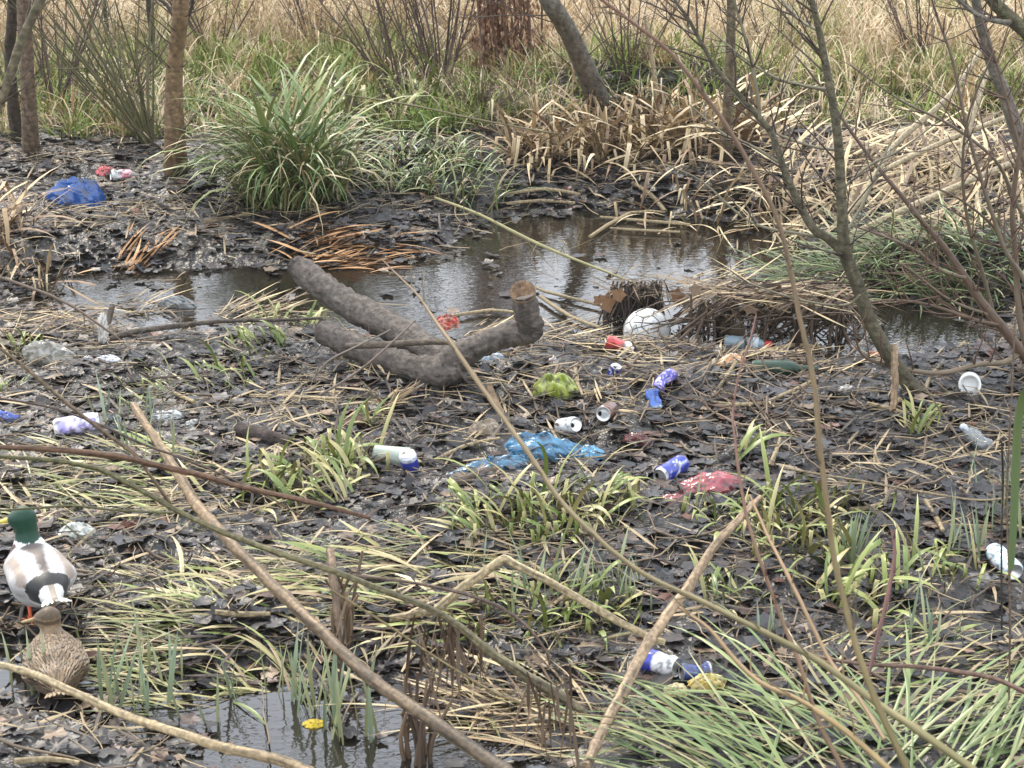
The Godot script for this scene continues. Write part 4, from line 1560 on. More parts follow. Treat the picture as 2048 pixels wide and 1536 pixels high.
func reeds_far() -> void:
	make_sets()
	# the big sedge tussock
	var o := tuft("sedge_tussock", "tall green sedge tussock drooping over the far bank", "plant", "", hit(590, 392), S.sedge, 180, 0.18, 0, PI, 0.65, 1.05, "blade", 0.12)
	fill(o, "inner_blades", 260, 0.3, 0, PI, 0.5, 0.85, 0.014, 0.7, 1.45, 2.4, [Color(0.1, 0.16, 0.04), Color(0.2, 0.22, 0.08), Color(0.3, 0.25, 0.12)], M["blade"], 6)
	o = tuft("sedge_tussock", "upright sedge spears at the crown of the tall tussock", "plant", "", hit(590, 380), S.spear, 80, 0.18, 0.4, 3.0, 0.85, 1.3, "blade", 0.2)
	o = tuft("sedge_tussock", "sprawling olive sedge blades swept down to the left of the tussock", "plant", "", hit(545, 392), S.sedge, 80, 0.2, PI + 0.45, 0.5, 0.65, 1.0, "blade", 0.2)
	o = tuft("sedge_tussock", "low green sedge clump between the tussock and the dead reeds", "plant", "", hit(850, 345), S.sedge, 110, 0.36, -0.4, 2.2, 0.32, 0.55, "blade", 0.2)
	fill(o, "inner_blades", 160, 0.42, -0.4, 2.4, 0.2, 0.4, 0.012, 0.4, 1.2, 1.8, [Color(0.1, 0.16, 0.05), Color(0.2, 0.22, 0.08)], M["blade"], 6)
	o = tuft("sedge_tussock", "sparse green blades beneath the sedge clump by the pond", "plant", "", hit(930, 395), S.sedge, 28, 0.25, -0.3, 1.5, 0.35, 0.6, "blade", 0.2)
	o = tuft("sedge_tussock", "yellow-green grass patch beside the dark brush on the bank", "plant", "", hit(740, 215), S.grass, 120, 0.55, 0, PI, 1.1, 1.8, "blade", 0.2)
	# dead reed clump over the bank
	var g := "dead reed clumps on the far bank"
	o = tuft("dead_reed_clump", "tan dead reeds broken over the bank beside the low sedge", "reeds", g, hit(1110, 310), S.reed, 95, 0.34, -1.8, 1.5, 0.6, 1.05, "reed_leaf", 0.2)
	fill(o, "reed_litter", 120, 0.4, 0, PI, 0.3, 0.7, 0.014, -0.1, 0.9, 1.0, [Color(0.36, 0.26, 0.14), Color(0.22, 0.15, 0.09)], M["straw"], 5, true)
	o = tuft("dead_reed_clump", "tan dead reeds fanned on the bank above the pond's dark edge", "reeds", g, hit(1270, 300), S.reed, 130, 0.36, -1.4, 1.9, 0.65, 1.15, "reed_leaf", 0.2)
	fill(o, "reed_litter", 150, 0.45, 0, PI, 0.3, 0.8, 0.014, -0.2, 0.9, 1.0, [Color(0.36, 0.26, 0.14), Color(0.2, 0.14, 0.09)], M["straw"], 5, true)
	o = tuft("dead_reed_clump", "brown drooping dead reeds round the foot of the slim trunk", "reeds", g, hit(1420, 290), S.reed, 140, 0.4, -1.5, 2.2, 0.65, 1.2, "reed_leaf", 0.2)
	fill(o, "reed_litter", 180, 0.5, 0, PI, 0.3, 0.8, 0.014, -0.2, 0.9, 1.2, [Color(0.3, 0.21, 0.12), Color(0.17, 0.12, 0.08)], M["straw"], 5, true)
	o = tuft("dead_reed_clump", "brown dead reeds hanging down into the pond", "reeds", g, hit(1400, 395), S.reed, 60, 0.4, -1.6, 1.5, 0.45, 0.8, "reed_leaf", 0.25)
	# flattened reed heaps at the right
	g = "flattened reed heaps right of the pond"
	var k := 0
	for q in [[1590, 330, 60, 0.5, "flattened brown reed mat below the slim trunk", 0.2, 1.0], [1760, 300, 70, 0.6, "flattened grey-brown reed mat behind the forked sapling", 0.1, 0.9], [1900, 330, 80, 0.6, "bleached reed heap slanting up behind the willow shrub", 1.05, 0.6], [1700, 420, 80, 0.45, "long pale reeds slanting down to the pond corner", 1.0, 0.45], [1860, 430, 80, 0.5, "long pale reeds lying above the green grass bank", 0.9, 0.5], [1990, 380, 70, 0.45, "bleached reed tangle behind the reddish shrub", 1.2, 0.8], [1560, 400, 50, 0.35, "broken brown reeds at the pond's far corner", -0.4, 1.2]]:
		o = tuft("reed_heap", q[4], "reeds", g, hit(q[0], q[1]), S.reed_lying, q[2], q[3], q[5], q[6] * 1.3, 0.45, 1.15, "reed_leaf", 0.16, true)
		fill(o, "reed_litter", 150, q[3] * 1.1, q[5], q[6] + 0.6, 0.25, 0.8, 0.011, 0.0, 0.35, 0.3, [Color(0.36, 0.28, 0.16), Color(0.24, 0.17, 0.1), Color(0.5, 0.41, 0.25)], M["straw"], 5, true)
		k += 1
	# bleached canes rising out of the heap
	for q in [[[[1640, 480, 12], [1720, 400, 14], [1790, 290, 14], [1900, 190, 12], [1965, 95, 9]], "long bleached cane slanting up through the heap to the grey trunk"], [[[1905, 390, 15], [1930, 280, 14], [1958, 190, 13], [1985, 110, 10]], "bleached upright cane beside the pale grey trunk"], [[[1540, 250, 7], [1580, 150, 6], [1612, 70, 5]], "thin yellow straw leaning on the forked sapling"], [[[1580, 470, 10], [1700, 380, 11], [1850, 300, 11], [2048, 220, 10]], "long pale cane crossing the reed heap"], [[[1700, 470, 13], [1850, 400, 13], [2060, 310, 12]], "bleached cane lying low across the reed heap"]]:
		var d := hit_depth(q[0][0][0], q[0][0][1])
		var mb := MB.new()
		add_limb(mb, trace(q[0], d - 0.05, d + 0.35), 7, Color(0.5, 0.42, 0.26), Color(0.55, 0.47, 0.31))
		single("dry_cane", mb.mesh(M["cane"]), q[1], "cane")
	# orange-brown straw bundles on the far mud
	g = "orange straw bundles on the mud"
	tuft("straw_bundle", "orange-brown straw bundle on mud at the pond's shallow end", "straw", g, hit(255, 528), S.orange_reed, 50, 0.12, 0.9, 0.35, 0.7, 1.1, "straw", 0.1, true)
	tuft("straw_bundle", "orange-brown straw bundle on mud behind the log", "straw", g, hit(600, 500), S.orange_reed, 70, 0.2, 0.15, 0.4, 0.7, 1.2, "straw", 0.1, true)
	tuft("straw_bundle", "brown straw mat at the water's edge behind the log", "straw", g, hit(700, 520), S.orange_reed, 60, 0.25, 0.1, 0.5, 0.6, 1.1, "straw", 0.08, true)
	# hanging dead grass at the left edge
	var e := tuft("hanging_reed", "tan dead grass hanging down the left bank's rim", "reeds", "", hit(-5, 470) + Vector3(-0.05, 0, 0), S.reed, 60, 0.18, 0.2, 1.6, 0.5, 0.95, "reed_leaf", 0.3)
	fill(e, "reed_litter", 90, 0.25, 0.0, PI, 0.2, 0.6, 0.01, 0.2, 1.2, 2.2, [Color(0.3, 0.21, 0.12), Color(0.18, 0.12, 0.08)], M["straw"], 5)
	tuft("hanging_reed", "brown dead reeds drooping to the mud at the pond's shallow end", "reeds", "", hit(50, 545), S.reed, 50, 0.22, -1.2, 1.2, 0.35, 0.6, "reed_leaf", 0.25)

# ---------------------------------------------------------------- grass, shoots and mats on the near bank
func grass_near() -> void:
	var g := "green grass tufts on the near bank"
	var list := [
		[1090, 1040, 60, 0.2, -2.6, 1.3, 1.0, "broad-bladed grass tuft flopping below the light blue bag"],
		[1180, 1010, 45, 0.16, -0.3, 1.3, 0.9, "bright grass tuft between the blue bag and the blue can"],
		[990, 1050, 30, 0.13, 2.6, 0.9, 0.9, "yellowing grass swept left of the broad-bladed tuft"],
		[690, 930, 40, 0.12, 0.0, PI, 1.0, "upright curling grass tuft left of the blue can and pale cup"],
		[640, 985, 40, 0.18, 2.9, 0.8, 1.0, "lime grass arching left across the brown stem"],
		[745, 850, 10, 0.04, 0.0, PI, 0.7, "small bright grass sprig under the log"],
		[560, 1010, 24, 0.14, 0.3, 1.2, 0.8, "grass and straw tuft crossed by the thick cane"],
		[1500, 1030, 50, 0.2, -1.8, 1.2, 0.9, "yellow-green grass clump behind the leaning cane"],
		[1620, 1030, 45, 0.2, -1.0, 1.2, 0.9, "yellow-green grass clump behind the tall orange twig"],
		[1620, 1110, 36, 0.16, -2.4, 0.8, 1.1, "long grass sweeping down left beside the tall orange twig"],
		[1720, 1190, 36, 0.16, 0.0, PI, 1.0, "grass tuft with one broad pale blade on the right bank"],
		[1880, 1150, 24, 0.15, 0.0, PI, 0.8, "sparse grass on the leaf litter near the pale blue can"],
		[1130, 1230, 45, 0.17, -0.8, 1.4, 0.9, "grass tuft under the bent pale cane"],
		[1010, 1230, 20, 0.14, -2.0, 1.2, 0.7, "short grass left of the bent pale cane"],
		[1460, 1190, 20, 0.1, 0.0, PI, 0.7, "small grass tuft right of the leaning cane"],
		[470, 760, 18, 0.14, 2.9, 0.8, 0.8, "pale flattened grass on litter left of the log"],
		[520, 700, 22, 0.14, 2.8, 0.8, 0.8, "pale flattened grass by the log's near limb"],
		[590, 660, 26, 0.14, 0.0, PI, 0.8, "straw and grass tuft beside the log's near end"],
		[310, 775, 14, 0.14, 2.9, 0.9, 0.7, "dull olive grass patch on the leaf litter"],
		[30, 700, 12, 0.06, 0.0, PI, 0.8, "small green sprig beside the grey plastic sheet"],
		[700, 740, 10, 0.06, 0.5, 1.5, 0.5, "pale sprig under the log's lower limb"],
		[20, 775, 8, 0.06, 0.0, PI, 0.6, "yellow-green sprig above the blue wrapper"],
		[1830, 860, 12, 0.05, 1.2, 1.2, 0.9, "short cut grass stubble by the split upright cane"],
		[1480, 915, 6, 0.04, 0.5, 0.6, 1.0, "few green blades beside the red sheet"],
	]
	for q in list:
		var o := tuft("grass_tuft", q[7], "grass", g, hit(q[0], q[1]), S.grass, q[2], q[3], q[4], q[5], 0.65 * q[6], 1.15 * q[6], "blade", 0.2)
		fill(o, "fine_blades", int(q[2] * 0.7), q[3] * 1.15, q[4], q[5] + 0.5, 0.1 * q[6], 0.22 * q[6], 0.007, 0.2, 1.2, 1.8, [Color(0.16, 0.19, 0.06), Color(0.34, 0.29, 0.14), Color(0.24, 0.2, 0.1)], M["blade"], 5)
	g = "swept mats of lying grass"
	var mats := [
		[180, 960, 60, 0.3, 3.0, 0.35, 1.0, "yellow-green flattened grass mat under the olive stem"],
		[330, 930, 60, 0.25, 2.9, 0.45, 0.9, "flattened grass mat crossed by the thick cane's top"],
		[60, 1000, 50, 0.22, 2.8, 0.7, 1.0, "lime flattened grass behind the drake"],
		[430, 985, 50, 0.25, 3.1, 0.4, 0.9, "flattened straw and grass between the crossing stems"],
		[900, 1160, 80, 0.28, 3.05, 0.22, 1.2, "combed yellow-green straw mat left of the bent cane"],
		[740, 1165, 60, 0.22, 3.1, 0.25, 1.1, "combed straw mat crossed by the olive stem"],
		[460, 1180, 50, 0.25, 3.1, 0.35, 1.0, "combed brown-green straw right of the drake"],
		[400, 1310, 80, 0.22, 2.75, 0.6, 0.85, "olive flattened grass on the channel's rim right of the hen"],
		[530, 1290, 60, 0.2, 2.7, 0.6, 0.8, "olive flattened grass overhanging the channel"],
		[300, 1300, 40, 0.16, 2.8, 0.6, 0.8, "dull flattened grass beside the hen"],
		[1800, 1330, 40, 0.22, 0.2, 0.5, 0.9, "pale flattened grass under the red-brown stem"],
		[1750, 1390, 30, 0.2, 0.3, 0.6, 0.8, "olive flattened grass in front of the pale straw"],
		[980, 1330, 40, 0.2, -0.6, 0.9, 0.9, "flattened grass among the wet reed stalks"],
		[330, 800, 20, 0.16, 3.0, 0.4, 0.7, "thin straw mat on the leaves left of the log"],
	]
	for q in mats:
		var o := tuft("grass_mat", q[7], "grass", g, hit(q[0], q[1]), S.lying, q[2], q[3] * 1.2, q[4], q[5] * 1.35, 0.6 * q[6], 1.15 * q[6], "blade", 0.12, true)
		fill(o, "fine_blades", int(q[2] * 2.2), q[3] * 1.3, q[4], q[5] + 0.3, 0.12, 0.34, 0.006, 0.02, 0.35, 0.5, [Color(0.3, 0.27, 0.11), Color(0.17, 0.19, 0.07), Color(0.24, 0.18, 0.1)], M["blade"], 5)
	g = "upright green shoots"
	var shoots := [
		[1090, 1210, 34, 0.1, 0.95, "dense grey-green shoots rising through the bent cane"], [1200, 1180, 30, 0.11, 0.8, "grey-green shoots right of the bent cane's knee"], [1270, 1200, 18, 0.06, 0.7, "thin shoots near the leaning cane"],
		[640, 1430, 26, 0.06, 1.2, "tall pale shoots standing in the channel"], [700, 1470, 20, 0.06, 1.2, "tall pale shoots in the channel by the dark reed stalks"], [300, 1390, 26, 0.09, 1.1, "tall green shoots at the channel's rim"], [240, 1420, 16, 0.06, 1.1, "green shoots between the hen and the pale cane"], [60, 1390, 14, 0.05, 0.9, "green shoots in front of the hen"], [420, 1420, 16, 0.08, 0.8, "short shoots in the channel above the pale cane"],
		[570, 1400, 16, 0.05, 1.0, "upright shoots beside the yellow leaf in the channel"],
		[1740, 1130, 30, 0.09, 1.0, "grey-green shoots in the right bank's grass tuft"], [1860, 1290, 10, 0.05, 1.2, "slender shoots on dark leaves right of the grass tuft"], [1930, 1110, 22, 0.07, 0.9, "grey-green shoots behind the pale blue can"], [2020, 1060, 24, 0.08, 1.0, "tall shoots behind the pale blue can's end"],
		[310, 905, 24, 0.12, 0.9, "grey-green shoots by the thick cane's top"], [240, 850, 16, 0.1, 0.8, "thin shoots beside the purple and white can"], [1450, 1200, 16, 0.05, 0.6, "fine short shoots below the leaning cane"], [1540, 1280, 12, 0.05, 0.6, "short shoots on dark leaves"], [950, 1130, 16, 0.05, 0.5, "short green shoots above the bent cane"], [1400, 650 + 380, 10, 0.05, 0.8, "thin shoots beside the red sheet"], [1990, 990, 16, 0.1, 0.8, "thin shoots by the clear bottle"],
	]
	for q in shoots:
		tuft("reed_shoots", q[5], "shoots", g, hit(q[0], q[1]), S.shoot, int(q[2] * 0.45) + 3, q[3] * 1.3, 0.0, PI, 0.6 * q[4], 1.15 * q[4], "shoot", 0.16)
	# long strap leaves bottom right
	g = "long strap-leaved clumps"
	var o := tuft("strap_leaf_clump", "long dark green strap leaves sweeping over the yellow wrapper", "plant", g, hit(1640, 1530), S.strap, 55, 0.28, 2.55, 0.5, 0.7, 1.15, "blade", 0.15)
	fill(o, "fine_blades", 40, 0.3, 2.5, 0.5, 0.2, 0.5, 0.008, 0.1, 0.5, 0.7, [Color(0.2, 0.22, 0.09), Color(0.32, 0.28, 0.14)], M["blade"], 6)
	o = tuft("strap_leaf_clump", "long green strap leaves lying at the cane's foot", "plant", g, hit(1460, 1520), S.strap, 28, 0.22, 2.9, 0.5, 0.6, 1.0, "blade", 0.15)
	fill(o, "fine_blades", 40, 0.25, 2.8, 0.7, 0.2, 0.4, 0.008, 0.05, 0.5, 0.7, [Color(0.2, 0.22, 0.09), Color(0.32, 0.26, 0.14)], M["blade"], 6)
	o = tuft("strap_leaf_clump", "fresh green strap leaves rising at the right bank's corner", "plant", g, hit(1890, 1530), S.strap, 40, 0.18, 0.5, 0.5, 0.8, 1.25, "blade", 0.15)
	fill(o, "fine_blades", 60, 0.25, 0.5, 0.8, 0.2, 0.45, 0.009, 0.2, 0.8, 0.8, [Color(0.15, 0.2, 0.07), Color(0.26, 0.26, 0.12)], M["blade"], 6)
	for q in [[1690, 560, 60, 0.3, 3.3, 0.5, "long green leaves trailing left into the pond"], [1820, 530, 80, 0.32, 3.5, 0.8, "green swept leaves on the bank behind the forked sapling"], [1970, 520, 80, 0.32, 3.6, 0.9, "green swept leaves on the bank behind the willow shrub"]]:
		o = tuft("strap_leaf_clump", q[6], "plant", g, hit(q[0], q[1]), S.strap, q[2], q[3], q[4], q[5], 0.55, 1.0, "blade", 0.2)
		fill(o, "fine_blades", 160, q[3] * 1.1, q[4], q[5] + 0.5, 0.2, 0.45, 0.009, 0.1, 1.0, 0.9, [Color(0.12, 0.18, 0.07), Color(0.2, 0.24, 0.1), Color(0.3, 0.27, 0.14)], M["blade"], 6)
	# wet dead reed leaves hanging from the canes over the channel
	g = "wet dead reed leaves over the channel"
	for q in [[690, 1180, 6, 0.03, "brown wet reed leaves hanging from the cut stalk", 4.9], [860, 1235, 14, 0.05, "brown wet reed leaves hanging where the olive stem bends", 4.75], [930, 1225, 15, 0.06, "grey-brown reed leaves hanging beside the bent stem", 4.75], [1110, 1360, 18, 0.07, "pale brown reed leaves drooping at the stem's lower end", 4.5]]:
		var w := at(q[0], q[1], q[5])
		var t := thing("hanging_reed", q[4], "reeds", w, g)
		for i in q[2]:
			var b := part("reed_leaf", S.wet_reed[rng.randi() % S.wet_reed.size()], t, Vector3(rf(-1, 1) * q[3], rf(-0.06, 0.02), rf(-1, 1) * q[3]))
			var s := rf(0.6, 1.25)
			b.transform.basis = Basis(Vector3.UP, rng.randf() * TAU) * Basis.from_scale(Vector3(s, s, s))
	for q in [[830, 1520, 13, 0.045, "dark wet reed stalks standing in the channel"], [690, 1290, 8, 0.03, "brown cut reed stalks standing on the mud"]]:
		var w := hit(q[0], q[1])
		var t := thing("reed_stalks", q[4], "reeds", w)
		for i in q[2]:
			var mb := MB.new()
			var l := rf(0.16, 0.36)
			var b := Vector3(rf(-1, 1) * q[3], -0.03, rf(-1, 1) * q[3])
			var c := Color(0.05, 0.035, 0.026).lerp(Color(0.15, 0.1, 0.06), rng.randf())
			add_limb(mb, [[b, b + Vector3(rf(-0.02, 0.02), l * 0.5, rf(-0.02, 0.02)), b + Vector3(rf(-0.06, 0.08), l, rf(-0.05, 0.05))], [0.007, 0.006, 0.004]], 5, c, c * 1.4, 0.1, 3)
			part("stalk", mb.mesh(M["twig"]), t)

# ---------------------------------------------------------------- the forked log, branches, sticks
func log_and_sticks() -> void:
	var d := hit_depth(880, 775)
	var c := Color(0.17, 0.145, 0.125)
	var o := thing("fallen_log", "forked grey fallen log with a sawn stub at the pond's edge", "log", at(880, 760, d))
	# [px, py, width px, depth]
	var limbs := [
		["limb", [[588, 522, 46, 0.62], [604, 534, 54, 0.6], [640, 563, 60, 0.52], [700, 604, 64, 0.42], [770, 640, 66, 0.3], [830, 676, 66, 0.2], [880, 708, 68, 0.08], [920, 732, 62, 0.02]]],
		["limb", [[640, 655, 30, 0.3], [652, 660, 52, 0.28], [700, 682, 58, 0.22], [760, 708, 58, 0.14], [820, 728, 62, 0.08], [880, 738, 70, 0.02], [925, 728, 60, 0.0]]],
		["trunk", [[858, 750, 60, 0.06], [885, 733, 74, 0.03], [920, 705, 64, 0.0], [960, 684, 54, -0.02], [1010, 664, 54, -0.05], [1050, 656, 60, -0.08], [1078, 652, 40, -0.08]]],
		["stub", [[1062, 664, 46, -0.08], [1060, 645, 60, -0.1], [1054, 622, 56, -0.13], [1049, 595, 52, -0.17], [1046, 579, 51, -0.19]]],
	]
	for l in limbs:
		var p := []
		var r := []
		for q in l[1]:
			var dd: float = d + q[3]
			p.append(at(q[0], q[1], dd))
			r.append(q[2] * 0.46 * dd / FOCAL)
		var mb := MB.new()
		var s := spline(p, r, 14)
		var rr2: PackedFloat32Array = s[1]
		for i in rr2.size(): rr2[i] *= 1.0 + 0.16 * n3.get_noise_2d(i * 0.09, p[0].x * 20.0) + 0.09 * n3.get_noise_2d(i * 0.4, p[0].x * 20.0)
		s[1] = rr2
		mb.tube(s[0], s[1], 32, c, c * 1.1, n3, 0.14, true, 1.0, 0.7)
		if l[0] == "limb":                      # lifted flakes of bark
			for k in 60:
				var i: int = 4 + rng.randi() % (s[0].size() - 8)
				var t: Vector3 = (s[0][i + 1] - s[0][i]).normalized()
				var out := (Vector3(rf(-0.7, 0.7), rf(0.1, 1), rf(0.0, 1))).normalized()
				out = (out - t * out.dot(t)).normalized()
				var e: Vector3 = s[0][i] + out * s[1][i] * 0.357
				var sd := t.cross(out) * rf(0.012, 0.028)
				var ln := t * rf(0.02, 0.05)
				var fc := c * rf(0.6, 1.5)
				fc.a = 1.0
				var v0 := mb.v.size()
				mb.vert(e - sd - ln, out, fc)
				mb.vert(e + sd - ln * 0.7, out, fc)
				mb.vert(e + sd * 0.8 + ln + out * rf(0.002, 0.009), out, fc)
				mb.vert(e - sd * 0.7 + ln * 0.8 + out * rf(0.002, 0.009), out, fc)
				mb.quad(v0, v0 + 1, v0 + 2, v0 + 3)
		var part_node := part(l[0], mb.mesh(M["log_bark"]), o, -o.position + Vector3(0, -0.015, 0))
		if l[0] == "stub":                      # the sawn face, slanting, with a splintered rim
			var e: Vector3 = s[0][s[0].size() - 1]
			var ax: Vector3 = (at(1046, 560, d - 0.32) - at(1050, 600, d - 0.17)).normalized()
			var b := along(ax)
			var fb := MB.new()
			var rr: float = s[1][s[1].size() - 1] * 1.04
			var cols := [Color(0.24, 0.15, 0.085), Color(0.2, 0.12, 0.07), Color(0.27, 0.17, 0.1), Color(0.3, 0.2, 0.12)]
			var c0 := fb.vert(e + ax * 0.012, ax, cols[0])
			var prev := -1
			for ring in 4:
				var st := fb.v.size()
				for k in 24:
					var a := TAU * k / 24.0
					var q := b * Vector3(cos(a), 0, sin(a)) * rr * (ring + 1) / 4.0
					fb.vert(e + q + ax * (0.012 + (0.006 * n3.get_noise_2d(a * 3.0, ring * 4.0))), ax, cols[ring] * (1.0 + 0.4 * n3.get_noise_2d(cos(a) * 9.0, sin(a) * 9.0 + ring)))
				for k in 24:
					if ring == 0: fb.tri(c0, st + k, st + (k + 1) % 24)
					else: fb.quad(prev + k, st + k, st + (k + 1) % 24, prev + (k + 1) % 24)
				prev = st
			var st2 := fb.v.size()
			for k in 24:
				var a := TAU * k / 24.0
				fb.vert(e + b * Vector3(cos(a), 0, sin(a)) * rr * 0.98 - ax * 0.02, b * Vector3(cos(a), 0, sin(a)), c)
			for k in 24: fb.quad(prev + k, st2 + k, st2 + (k + 1) % 24, prev + (k + 1) % 24)
			part("sawn_face", fb.mesh(M["bark"]), part_node)
	# branches lying about; each is a thing
	var dark := Color(0.07, 0.055, 0.045)
	var greyb := Color(0.15, 0.125, 0.1)
	var list := [
		["fallen_branch", "smooth grey branch lying along the log's lower limb", [[692, 692, 12], [760, 690, 14], [850, 684, 13], [905, 686, 8]], d + 0.02, d - 0.06, Color(0.19, 0.155, 0.12)],
		["fallen_branch", "curved grey branch arching from the white scrap to the log", [[150, 722, 20], [165, 708, 16], [200, 690, 14], [250, 668, 13], [330, 655, 11], [450, 642, 9], [560, 640, 7], [645, 636, 6]], 8.25, 8.5, greyb],
		["fallen_branch", "knobbly brown branch lying in front of the light blue bag", [[905, 975, 22], [960, 955, 22], [1010, 938, 17], [1060, 928, 10]], -1, -1, Color(0.15, 0.115, 0.085)],
		["fallen_branch", "dark stick across the mud right of the yellow-green bag", [[1150, 810, 14], [1230, 783, 13], [1290, 760, 10], [1350, 745, 7]], -1, -1, dark],
		["fallen_branch", "short dark half-buried log by the purple and white can", [[478, 868, 34], [530, 880, 32], [580, 892, 26]], -1, -1, Color(0.08, 0.06, 0.052)],
		["fallen_branch", "dark half-buried stick left of the light blue bag", [[560, 960, 22], [600, 980, 24], [650, 1000, 18]], -1, -1, dark],
		["fallen_branch", "brown branch lying on flattened reeds behind the sapling", [[1425, 370, 12], [1500, 366, 14], [1580, 366, 14], [1660, 376, 10]], -1, -1, Color(0.15, 0.105, 0.08)],
		["fallen_branch", "grey driftwood half hidden on top of the reed mound", [[1205, 196, 16], [1240, 202, 18], [1300, 205, 12]], -1, -1, Color(0.16, 0.15, 0.14)],
		["fallen_branch", "black wet stick poking out of the leaves by the sapling's foot", [[1420, 810, 16], [1470, 790, 16], [1510, 770, 10]], -1, -1, Color(0.045, 0.04, 0.03)],
		["fallen_branch", "brown stick lying at the bottom of the right bank", [[1840, 1400, 8], [1930, 1385, 9], [2040, 1360, 9]], -1, -1, dark],
		["fallen_branch", "dark stub of branch beside the short shoots", [[1350, 1145, 24], [1375, 1125, 26], [1395, 1120, 18]], -1, -1, Color(0.05, 0.045, 0.04)],
		["fallen_branch", "dark stick in the debris left of the pond", [[0, 650, 18], [80, 640, 18], [150, 640, 10]], -1, -1, Color(0.06, 0.05, 0.045)],
		["fallen_branch", "thin grey root standing by the torn white strip", [[225, 610, 12], [215, 650, 12], [205, 690, 9]], 8.6, 8.5, greyb],
		["fallen_branch", "dead stub with splintered top by the log", [[978, 770, 14], [990, 800, 14], [1008, 830, 9]], 7.5, 7.45, Color(0.36, 0.26, 0.16)],
	]
	for q in list:
		var mb := MB.new()
		var pr: Array = trace_ground(q[2], -0.004) if q[3] < 0 else trace(q[2], q[3], q[4])
		var s := add_limb(mb, pr, 9, q[5], q[5] * 1.15, 0.18, 5)
		single(q[0], mb.mesh(M["bark"]), q[1], "branch")
	var weed := thing("dead_weed", "straw-coloured uprooted weed with wiry roots before the log", "weed", hit(775, 815))
	for k in 26:
		var mb := MB.new()
		var a := rf(-0.6, 1.3)
		var dir := Vector3(cos(a), rf(0.25, 0.9), rf(-0.4, 0.6)).normalized() if k < 20 else Vector3(-0.4, 0.5, 0.6).normalized()
		var l := rf(0.06, 0.2)
		var cc := Color(0.3, 0.22, 0.13) * rf(0.5, 1.4)
		cc.a = 1.0
		mb.tube(PackedVector3Array([Vector3.ZERO, dir * l * 0.5 + Vector3(rf(-0.015, 0.015), 0.01, 0), dir * l + Vector3(rf(-0.03, 0.03), rf(-0.03, 0.02), 0)]), PackedFloat32Array([0.004, 0.003, 0.0015]), 5, cc, cc)
		part("root", mb.mesh(M["twig"]), weed)
	# reed stalk pieces and twigs: look-alikes strewn over the bank
	var fresh := Color(0.5, 0.4, 0.23)
	var pieces := [[[410, 450, 10], [498, 436, 11]], [[1660, 690 + 60, 10], [1530, 815, 11], [1425, 812, 8]], [[1425, 800, 8], [1480, 720, 9], [1486, 705, 6]], [[500, 800, 11], [590, 803, 12], [680, 806, 9]], [[350, 795, 10], [388, 812, 10]], [[870, 930, 10], [930, 900, 10], [1000, 884, 7]], [[1150, 745, 10], [1165, 800, 11], [1225, 775, 8]], [[1080, 690, 10], [1200, 700, 11], [1320, 704, 8]], [[1080, 600, 10], [1140, 640, 10], [1200, 662, 8]], [[900, 640, 10], [980, 628, 10], [1030, 632, 8]], [[1500, 720, 14], [1580, 700, 14], [1640, 702, 10]], [[1800, 810, 12], [1790, 760, 12], [1740, 820, 6]], [[1735, 815, 10], [1790, 830, 13], [1845, 846, 6]], [[1930, 690, 8], [1860, 760, 10], [1840, 830, 7]], [[1060, 1135, 10], [1100, 1160, 10], [1120, 1165, 8]], [[1700, 1030, 14], [1740, 1025, 13], [1762, 1015, 8]], [[1850, 1010, 12], [1875, 1050, 12], [1885, 1070, 8]], [[1910, 1060, 9], [1980, 1062, 10], [2048, 1066, 8]], [[1200, 1290, 8], [1300, 1270, 8], [1325, 1280, 6]], [[780, 1250, 20], [880, 1232, 22], [960, 1215, 20]], [[430, 1235, 14], [480, 1240, 16], [540, 1238, 12]], [[1540, 940, 12], [1550, 915, 10], [1560, 885, 8]], [[1990, 1400, 12], [1900, 1410, 12], [1850, 1420, 8]], [[1700, 1440, 12], [1640, 1455, 12], [1600, 1470, 9]], [[30, 1535, 16], [100, 1530, 16], [160, 1536, 10]], [[1210, 620, 9], [1090, 590, 9], [1075, 580, 6]], [[1660, 1030, 8], [1560, 1100, 9], [1500, 1130, 6]], [[1180, 480, 8], [1260, 432, 9], [1330, 430, 6]], [[1200, 440, 7], [1290, 448, 9], [1380, 455, 7]], [[1220, 462, 6], [1300, 468, 8], [1360, 470, 6]], [[1330, 430, 12], [1300, 395, 11], [1265, 372, 8]], [[1000, 415, 8], [1080, 408, 10], [1150, 412, 8]], [[1010, 395, 9], [1090, 385, 11], [1160, 395, 8]]]
	for q in pieces:
		var mb := MB.new()
		var cc := fresh * rf(0.7, 1.15)
		cc.a = 1.0
		var pr := trace_ground(q, 0.012)
		mb.tube(spline(pr[0], pr[1], 2)[0], spline(pr[0], pr[1], 2)[1], 8, cc, cc, n3, 0.05, true, 0.7, 0.8)
		single("reed_piece", mb.mesh(M["cane"]), "broken piece of straw-coloured reed stalk lying on the wet ground", "reed", Vector3.ZERO, "broken reed pieces on the ground")
	for i in 230:
		var p := hit(rf(-20, 2070), lerpf(690, 1530, pow(rng.randf(), 1.2))) if i < 120 else hit(rf(1060, 1700), rf(680, 880))
		var mb := MB.new()
		var a := rng.randf() * TAU
		var l := rf(0.12, 0.42)
		var pts := []
		var rr := []
		var r0 := rf(0.0025, 0.006)
		var bend := rf(-0.6, 0.6)
		for k in 6:
			var w := p + Vector3(cos(a), 0, sin(a)) * l * (k / 5.0 - 0.5)
			a += bend / 6.0 + rf(-0.08, 0.08)
			pts.append(ground_at(w.x, w.z, r0 + 0.012 + 0.05 * rng.randf() * float(k == 5 or k == 0)) - p)
			rr.append(r0 * (1.0 - 0.1 * k))
		var cc := Color(0.08, 0.055, 0.04).lerp(Color(0.2, 0.15, 0.1), rng.randf())
